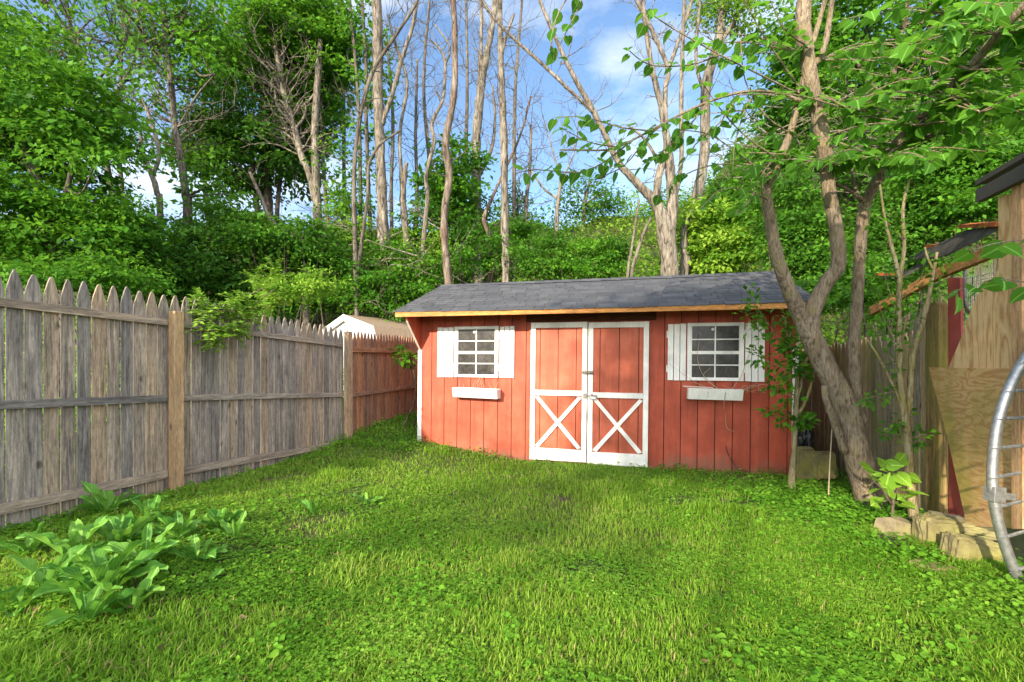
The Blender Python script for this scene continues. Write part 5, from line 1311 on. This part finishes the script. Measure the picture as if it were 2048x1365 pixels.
    me = leaf_mesh('foliage', np.array(PP), np.array(DD), np.array(NN), np.array(LL), rng.random(n), HEART, 1.05, o0, uv=True)
    me.polygons.foreach_set('use_smooth', [True] * len(me.polygons))
    link('foliage', me, L_RB, root)
redbud()

def leafy_stems(name, label, Y, stems, mat, leaf_paths, lm, llen, cnt, cat='sapling', tpl=LEAF, spread=.05):
    b = P(*stems[0][0][:2], Y); o0 = np.array([b[0], b[1], gz(b[0], b[1])])
    root = tag(empty(name, o0), label, cat)
    for i, st in enumerate(stems):
        mb = MB(); pts = [P(q[0], q[1], Y + (q[3] if len(q) > 3 else 0)) for q in st]; rad = [q[2] / 2 / F * Y for q in st]
        if i == 0: pts = [o0 - np.array([0, 0, .05])] + pts; rad = [rad[0] * 1.1] + rad
        mb.tube(pts, rad, 9, .1, sub=5); mb.build('limb' if i else 'trunk', mat, root, origin=o0, smooth=True)
    tw = MB(); PP, DD, NN = [], [], []
    for lp in leaf_paths:
        q = [P(p[0], p[1], Y + (p[2] if len(p) > 2 else 0)) for p in lp]
        tw.tube(q, list(np.linspace(.004, .0015, len(q))), 5, sub=3, cap=False)
        for k in range(cnt):
            t = (k + rng.random()) / cnt * (len(q) - 1); i = int(min(t, len(q) - 2)); p = q[i] + (q[i + 1] - q[i]) * (t - i)
            d = unit(unit(q[i + 1] - q[i]) * .4 + rng.normal(size=3) * .8 + np.array([0, -.2, -.1]))
            PP.append(p + d * rng.uniform(.2, 1) * spread); DD.append(d + np.array([0, 0, -.2])); NN.append(np.array([0, -.4, 1]) + rng.normal(size=3) * .5)
    tag(tw.build('twigs', mat, root, origin=o0), kind='stuff')
    n = len(PP)
    link('foliage', leaf_mesh('foliage', np.array(PP), np.array(DD), np.array(NN), llen * rng.uniform(.7, 1.3, n), rng.random(n), tpl, 1.0, o0, uv=tpl is HEART), lm, root)
    return root
leafy_stems('sapling', 'yellowish mossy sapling with a V fork in front of the old board fence', 3.75,
            [[(1828, 1040, 18), (1820, 960, 17), (1817, 898, 16), (1809, 831, 15), (1800, 753, 11), (1797, 632, 10), (1800, 560, 9), (1808, 500, 7), (1806, 420, 6), (1818, 360, 4)],
             [(1812, 850, 12), (1820, 792, 12), (1827, 705, 11), (1842, 657, 9), (1856, 599, 8), (1866, 550, 7), (1874, 505, 5)], [(1800, 560, 8), (1785, 500, 7), (1770, 440, 5), (1760, 370, 3)], [(1866, 540, 5), (1855, 515, 4), (1850, 495, 3)],
             [(1809, 831, 6), (1790, 780, 5), (1760, 720, 4), (1735, 680, 3)]], BARK_MOSS,
            [[(1800, 740), (1770, 700), (1745, 650)], [(1797, 700), (1770, 640), (1750, 600)], [(1800, 600), (1840, 560), (1850, 520)], [(1800, 780), (1760, 790), (1730, 800)], [(1800, 680), (1815, 640), (1810, 590)],
             [(1808, 830), (1790, 850), (1770, 870)], [(1797, 640), (1775, 570), (1765, 530)], [(1815, 890), (1840, 870), (1855, 870)], [(1805, 480), (1780, 450), (1750, 430)], [(1860, 580), (1890, 560), (1910, 540)]], L_BRIGHT, .05, 48, spread=.08)
leafy_stems('sapling', 'thin mossy sapling against the white trim of the right shed corner', 4.75,
            [[(1584, 958, 14), (1588, 900, 10), (1591, 840, 10), (1593, 790, 9), (1595, 750, 7)], [(1596, 830, 6), (1610, 805, 6), (1622, 770, 5), (1628, 737, 4)], [(1593, 800, 6), (1603, 770, 5), (1605, 740, 4)],
             [(1594, 760, 4), (1578, 690, 3), (1570, 640, 3), (1562, 630, 2)]], BARK_MOSS,
            [[(1594, 760), (1560, 735), (1520, 715), (1510, 705)], [(1594, 740), (1550, 690), (1505, 650), (1490, 625)], [(1580, 700), (1545, 660), (1510, 610), (1495, 590)], [(1592, 800), (1560, 780), (1545, 760)], [(1592, 840), (1560, 835), (1535, 820)],
             [(1594, 750), (1585, 715), (1570, 690)], [(1600, 760), (1615, 730), (1620, 700)], [(1575, 680), (1590, 650), (1580, 630)], [(1592, 845), (1600, 840), (1606, 840)]], L_BRIGHT, .075, 80, spread=.10)
leafy_stems('redbud_seedling', 'bright lime seedling with big heart-shaped leaves at the tree foot', 3.7,
            [[(1785, 1035, 5), (1786, 990, 5), (1780, 950, 4), (1775, 930, 3)], [(1786, 1000, 4), (1800, 970, 3), (1815, 950, 3)], [(1784, 1010, 4), (1765, 980, 3), (1750, 955, 2)]], BARK_RED,
            [[(1786, 1000), (1775, 940), (1760, 920)], [(1786, 985), (1810, 950), (1825, 955)], [(1785, 1000), (1745, 960), (1715, 930)], [(1785, 960), (1790, 930), (1800, 925)], [(1785, 1005), (1770, 1000), (1750, 1005)], [(1785, 1010), (1800, 1000), (1815, 985)]], L_SEED, .105, 5, 'seedling', HEART, .04)
tag(MB().tube([P(1657, 990, 4.3), P(1660, 920, 4.3), P(1664, 858, 4.3)], [.006, .0055, .004], 7).build('plant_stake', DRY), 'thin tan stake standing left of the leaning trunk base', 'stake')

# ------------------------------------------------------------------ dock plants with broad leaves
def dock_mesh(nleaf, size, seed):
    r = np.random.default_rng(seed)
    V, Q, UV, RN_ = [], [], [], []
    for k in range(nleaf):
        az = 2 * math.pi * (k * .381966 + r.uniform(-.06, .06)); L = size * .74 * r.uniform(.55, 1.15); wd = L * r.uniform(.25, .34)
        el = r.uniform(.7, 1.48); ns = 12; tw = r.uniform(-.5, .5); ph = r.uniform(0, 6)
        p = np.array([math.cos(az) * .02, math.sin(az) * .02, 0.0]); stalk = L * .28
        dirh = np.array([math.cos(az), math.sin(az), 0]); n0 = len(V); bend = r.uniform(.3, 1.6)
        for i in range(ns + 1):
            t = i / ns
            a = el - bend * max(0, t - .15) * .9
            if i: p = p + (dirh * math.cos(a) + np.array([0, 0, math.sin(a)])) * (L + stalk) / ns
            up = np.array([-math.sin(a) * dirh[0], -math.sin(a) * dirh[1], math.cos(a)])
            sd_ = np.cross(up, dirh); ca, sa = math.cos(tw * t), math.sin(tw * t); s2 = sd_ * ca + up * sa; u2 = up * ca - sd_ * sa
            tb = max(0, (t - .2) / .8)
            w = .005 + wd * (1.75 * (1 - tb) ** .72 * tb ** .42 if tb > 0 else 0)
            for j, sgn in enumerate((-1, -.5, 0, .5, 1)):
                wav = .17 * wd * math.sin(ph + t * 19 + sgn * 1.4) * abs(sgn) * (1 if tb > 0 else 0)
                V.append(p + s2 * w * sgn + u2 * (abs(sgn) ** 1.3 * w * .35 + wav)); UV.append((t, .5 + .5 * sgn * (w / wd if wd else 0)))
        tone = r.random()
        for i in range(ns):
            for j in range(4):
                a_ = n0 + i * 5 + j; Q.append((a_, a_ + 1, a_ + 6, a_ + 5)); RN_.append(tone)
    return np.array(V), np.array(Q), np.array(RN_), np.array(UV)
DOCKS = [  # px, py of the base on the ground, leaf length, leaves, tail of the label
    (205, 1190, .34, 11, 'large dock plant, tallest leaves in the middle of the left patch'), (150, 1120, .30, 9, 'dock plant with broad round leaves on the fence side of the patch'),
    (290, 1130, .32, 10, 'dock plant at the heart of the patch with overlapping pale leaves'), (360, 1085, .28, 9, 'dock plant toward the shed side of the patch, leaves folded upright'),
    (440, 1060, .27, 9, 'dock plant at the far right end of the patch near the post'), (300, 1050, .26, 8, 'dock plant behind the patch close under the bottom fence rail'),
    (215, 1030, .30, 9, 'dark upright dock plant growing against the fence boards'), (90, 1190, .26, 7, 'low dock plant at the left frame edge of the patch'),
    (175, 1245, .28, 8, 'nearest dock plant at the front of the patch'), (265, 1225, .24, 6, 'small dock plant on the lawn side at the patch front'),
    (60, 1110, .22, 6, 'small dock plant left of the patch below the fence'), (395, 1125, .22, 6, 'short dock plant on bare soil at the right side of the patch'),
    (240, 1095, .30, 9, 'dock plant in the second row with pale undersides showing'), (470, 1080, .20, 5, 'small dock plant furthest toward the lawn on the right of the patch'),
    (625, 1030, .16, 5, 'single small bluish dock seedling alone in the grass past the fence post'), (735, 1012, .16, 4, 'small dock seedling with one long pale leaf nearest the shed'),
    (410, 1175, .12, 3, 'tiny dock seedling with a single upright leaf in the short grass'), (25, 1225, .2, 5, 'ragged dock plant cut by the left frame edge')]
for i, (px, py, sz, nl, lb) in enumerate(DOCKS):
    nl = int(nl * 1.35)
    Y = H * F / (py - Y0)
    for _ in range(6):
        x = (px - CX) / F * Y; Y = (H - gz(x, Y)) * F / (py - Y0)
    x = (px - CX) / F * Y
    V, Q, rr, UV = dock_mesh(nl, sz, 40 + i)
    me = np_mesh('dock_plant', V, [Q], rr, UV); me.polygons.foreach_set('use_smooth', [True] * len(Q))
    o = link('dock_plant', me, L_DOCK); o.location = (x, Y, gz(x, Y) - .01)
    tag(o, lb, 'dock plant', 'dock plants growing by the left fence')

# ------------------------------------------------------------------ lawn: grass, clover and weeds
def inside_lawn(x, y):
    k = x > (-3.232 + (y - 4.3) * .325 + .03)
    k &= x < (3.6 + .32 * (y - 3.92) - .02)
    # not under the shed
    lx = (x - SO.x) * math.cos(YAW) + (y - SO.y) * math.sin(YAW); ly = -(x - SO.x) * math.sin(YAW) + (y - SO.y) * math.cos(YAW)
    k &= ~((lx > -.02) & (lx < 4.97) & (ly > -.02))
    return k, lx, ly
def sample_lawn(n, y0=1.05, y1=9.0, pw=1.5):
    u = rng.random(n); a = 1 - pw
    y = (y0 ** a + u * (y1 ** a - y0 ** a)) ** (1 / a)
    x = (rng.random(n) * 2 - 1) * (1.22 * y + .8)
    k, lx, ly = inside_lawn(x, y)
    return x[k], y[k], lx[k], ly[k]
def grass():
    x, y, lx, ly = sample_lawn(380000, pw=.9)
    bare = vnoise(x, y, .55, 21) * .6 + vnoise(x, y, .17, 22) * .4
    wear = (vnoise(x, y, 1.3, 30) * .6 + vnoise(x, y, .4, 31) * .4)
    k = (bare > .15 + .14 * rng.random(len(x))) & ~((x > 2.3) & (y > 3.6) & (rng.random(len(x)) < .6))
    dk = np.exp(-(((x + 1.75) / .6) ** 2 + ((y - 2.9) / .75) ** 2))
    k &= rng.random(len(x)) > dk * .9
    x, y, bare, wear = x[k], y[k], bare[k], wear[k]
    n = len(x)
    tuft = np.clip((vnoise(x, y, .33, 41) - .62) * 4, 0, 1) * np.clip((vnoise(x, y, .9, 42) - .45) * 4, 0, 1)
    h = (.018 + .022 * rng.random(n) + .024 * wear) * (1 + 1.3 * tuft)
    h *= .75 + .5 * rng.random(n)
    w = (.0016 + .0016 * rng.random(n)) * (1 + .12 * y)
    az = rng.random(n) * 6.283; lean = np.abs(rng.normal(size=n)) * .5 + .15
    d = np.stack([np.cos(az), np.sin(az), np.zeros(n)], -1); s = np.stack([-np.sin(az), np.cos(az), np.zeros(n)], -1)
    z = g(x, y) - .004
    b = np.stack([x, y, z], -1)
    m = b + d * (h * lean * .35)[:, None] + np.array([0, 0, 1]) * (h * .6)[:, None]
    t = b + d * (h * lean * 1.15)[:, None] + np.array([0, 0, 1]) * (h * (1 - .25 * lean))[:, None]
    sw = s * w[:, None]
    V = np.stack([b - sw, b + sw, m - sw * .8, m + sw * .8, t], 1).reshape(-1, 3)
    i = np.arange(n) * 5
    q = np.stack([i, i + 1, i + 3, i + 2], -1); tr = np.stack([i + 2, i + 3, i + 4], -1)
    tone = np.clip(.2 + .4 * (vnoise(x, y, .8, 51)) + .35 * (rng.random(n)) - .1 * tuft + .25 * np.exp(-((y - 2.95 - .12 * x) / .25) ** 2) * (np.abs(x + .6) < 1.0), 0, .9)  # last term paints a sunlit streak as lighter blades
    tone = np.where(rng.random(n) < .045, 1.0, tone)
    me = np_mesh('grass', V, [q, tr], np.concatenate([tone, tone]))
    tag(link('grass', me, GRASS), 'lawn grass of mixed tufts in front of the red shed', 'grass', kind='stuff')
grass()
def clover():
    x, y, lx, ly = sample_lawn(270000, pw=1.01)
    dens = vnoise(x, y, .7, 61) * .55 + vnoise(x, y, .2, 62) * .45
    k = dens > .36 + .2 * rng.random(len(x))
    x, y = x[k], y[k]; n = len(x)
    h = .014 + .03 * rng.random(n)
    c = np.stack([x, y, g(x, y) + h], -1)
    az = rng.random(n) * 6.283
    PP = np.repeat(c, 3, 0); a3 = np.repeat(az, 3) + np.tile([0, 2.094, 4.189], n)
    D = np.stack([np.cos(a3), np.sin(a3), rng.normal(size=3 * n) * .15], -1)
    N = np.array([0, 0, 1.]) + np.repeat(rng.normal(size=(n, 3)) * .28, 3, 0)
    L = np.repeat(.007 + .013 * rng.random(n) ** 2, 3)
    rnd = np.repeat(np.clip(.6 * vnoise(x, y, .5, 63) + .5 * rng.random(n) - .05, 0, 1), 3)
    T = (np.array([[0, 0, 0], [.45, .36, .04], [.95, .26, .02], [1.0, 0, -.02], [.95, -.26, .02], [.45, -.36, .04]]), [np.array([[0, 3, 2, 1], [0, 5, 4, 3]])])
    tag(link('clover', leaf_mesh('clover', PP, D, N, L, rnd, T, 1.15), CLOVER), 'clover and round-leaved creeping weeds through the lawn', 'clover', kind='stuff')
clover()
def weeds():
    PP, out_n = [], 0
    x, y, lx, ly = sample_lawn(95000, y0=1.1, pw=.8)
    fl = x - (-3.232 + (y - 4.3) * .325)
    near_fence = np.exp(-(fl / .28) ** 2) * (.35 + .65 * (y > 5.6))
    near_shed = np.exp(-(np.minimum(ly, 0) / .22) ** 2) * (lx > -1.2) * (lx < 5.2) * np.clip((vnoise(lx, ly, .5, 71) - .3) * 2.6, 0, 1) * np.where((lx > 3.9) & (lx < 5), .5, 1)
    corner = np.exp(-(((x - 3.0) / .75) ** 2 + ((y - 4.4) / .75) ** 2)) * 1.1
    right = np.exp(-(((x - 2.9) / .5) ** 2 + ((y - 3.0) / .8) ** 2)) * .7
    back = ((x < -1.3) & (y > 6.2)) * .85
    mids = np.clip((vnoise(x, y, .5, 74) - .68) * 2.0, 0, 1) * .35
    pr = np.clip(near_fence * .7 + near_shed + corner + right + back + mids, 0, 1)
    k = rng.random(len(x)) < pr
    for px_, Y_, r_ in ((1770, 3.45, .2), (1830, 3.42, .2), (1890, 3.15, .22), (1930, 3.0, .2), (1965, 2.85, .22), (1900, 2.72, .14)):
        k &= np.hypot(x - (px_ - CX) / F * Y_, y - Y_) > r_
    x, y, pr = x[k], y[k], pr[k]; n = len(x)
    per = 5
    h = (.03 + .09 * rng.random(n)) * (.6 + .5 * pr)
    c = np.repeat(np.stack([x, y, g(x, y)], -1), per, 0)
    off = rng.normal(size=(n * per, 3)) * .028; off[:, 2] = np.repeat(h, per) * rng.uniform(.4, 1.0, n * per)
    az = rng.random(n * per) * 6.283
    D = np.stack([np.cos(az), np.sin(az), rng.normal(size=n * per) * .25 - .1], -1)
    N = np.array([0, -.15, 1.]) + rng.normal(size=(n * per, 3)) * .35
    L = .016 + .024 * rng.random(n * per) ** 1.5
    rnd = np.clip(np.repeat(vnoise(x, y, .35, 73), per) * .7 + .35 * rng.random(n * per) - .05, 0, 1)
    T = (np.array([[0, 0, 0], [.3, .4, .05], [.7, .34, .03], [1.0, 0, -.06], [.7, -.34, .03], [.3, -.4, .05]]), [np.array([[0, 3, 2, 1], [0, 5, 4, 3]])])
    tag(link('weeds', leaf_mesh('weeds', c + off, D, N, L, rnd, T, 1.0), leaf_mat('weed_leaf', (0.065, 0.20, 0.016), (0.14, 0.34, 0.026), (0.25, 0.46, 0.05), .4)), 'broad-leaved weeds crowding the fence foot, shed base and tree', 'weeds', kind='stuff')
weeds()
def litter():
    x, y, lx, ly = sample_lawn(16000, pw=.8)
    pr = np.exp(-(((x - 3.1) / .5) ** 2 + ((y - 4.9) / .5) ** 2)) + np.exp(-(((x + 1.75) / .6) ** 2 + ((y - 2.9) / .7) ** 2)) * .6 + .035 + .5 * np.exp(-(np.minimum(ly, 0) / .08) ** 2) * (lx > 0)
    k = rng.random(len(x)) < pr
    x, y = x[k], y[k]; n = len(x)
    az = rng.random(n) * 6.283
    D = np.stack([np.cos(az), np.sin(az), rng.normal(size=n) * .2], -1); N = np.array([0, 0, 1.]) + rng.normal(size=(n, 3)) * .45
    tag(link('leaf_litter', leaf_mesh('leaf_litter', np.stack([x, y, g(x, y) + .012], -1), D, N, .02 + .04 * rng.random(n), rng.random(n), LEAF, .8),
             leaf_mat('dry_leaf', (0.08, 0.05, 0.03), (0.18, 0.11, 0.06), (0.32, 0.22, 0.12), .1)), 'brown fallen leaves and twigs scattered on the soil', 'leaf litter', kind='stuff')
litter()

# ------------------------------------------------------------------ trees behind the photographer, which shade the yard
def back_tree(label, x, y, h, blobs, ncl):
    o0 = np.array([x, y, gz(x, y)])
    root = tag(empty('shade_tree', o0), label, 'tree', 'trees shading the yard from behind the viewpoint')
    MB().tube([o0 - np.array([0, 0, .2]), o0 + np.array([.1, 0, h * .4]), o0 + np.array([0, .2, h * .85])], [.035, .032, .025], 10, .1).build('trunk', BARK_GREY, root, origin=o0, smooth=True)
    C = np.array([[b[0], b[1], b[2]] for b in blobs]); S_ = np.array([[b[3], b[4], b[5]] for b in blobs])
    idx = rng.integers(0, len(blobs), ncl); d = unit(rng.normal(size=(ncl, 3)))
    c = C[idx] + d * S_[idx] * (rng.random(ncl) ** .4)[:, None]
    link('crown', leaf_mesh('crown', *clump_leaves(c, d, 46, .55, .2), origin=o0), L_MID, root)
SHADE = [('low broad leafy tree behind the viewpoint shading the lawn', -11.0, -9.0, 6.4, [(-12.5, -9, 4.0, 2.4, 1.2, 3.3), (-10.6, -9.2, 3.6, 1.4, 1.2, 2.7), (-14.5, -9, 5, 1.6, 1.2, 3.4), (-8.3, -9.1, 2.5, 1.6, 1.1, 2.0), (-8.3, -9.1, 5.7, 1.3, 1.0, .75)], 44),
         ('tall leafy tree behind the viewpoint shading the right half of the shed', -4.4, -6.5, 7.6, [(-4.9, -6.5, 6.0, 1.5, 1.0, 1.2), (-3.8, -6.6, 5.6, 1.1, 1.0, .9)], 190)]
for s_ in SHADE: back_tree(*s_)
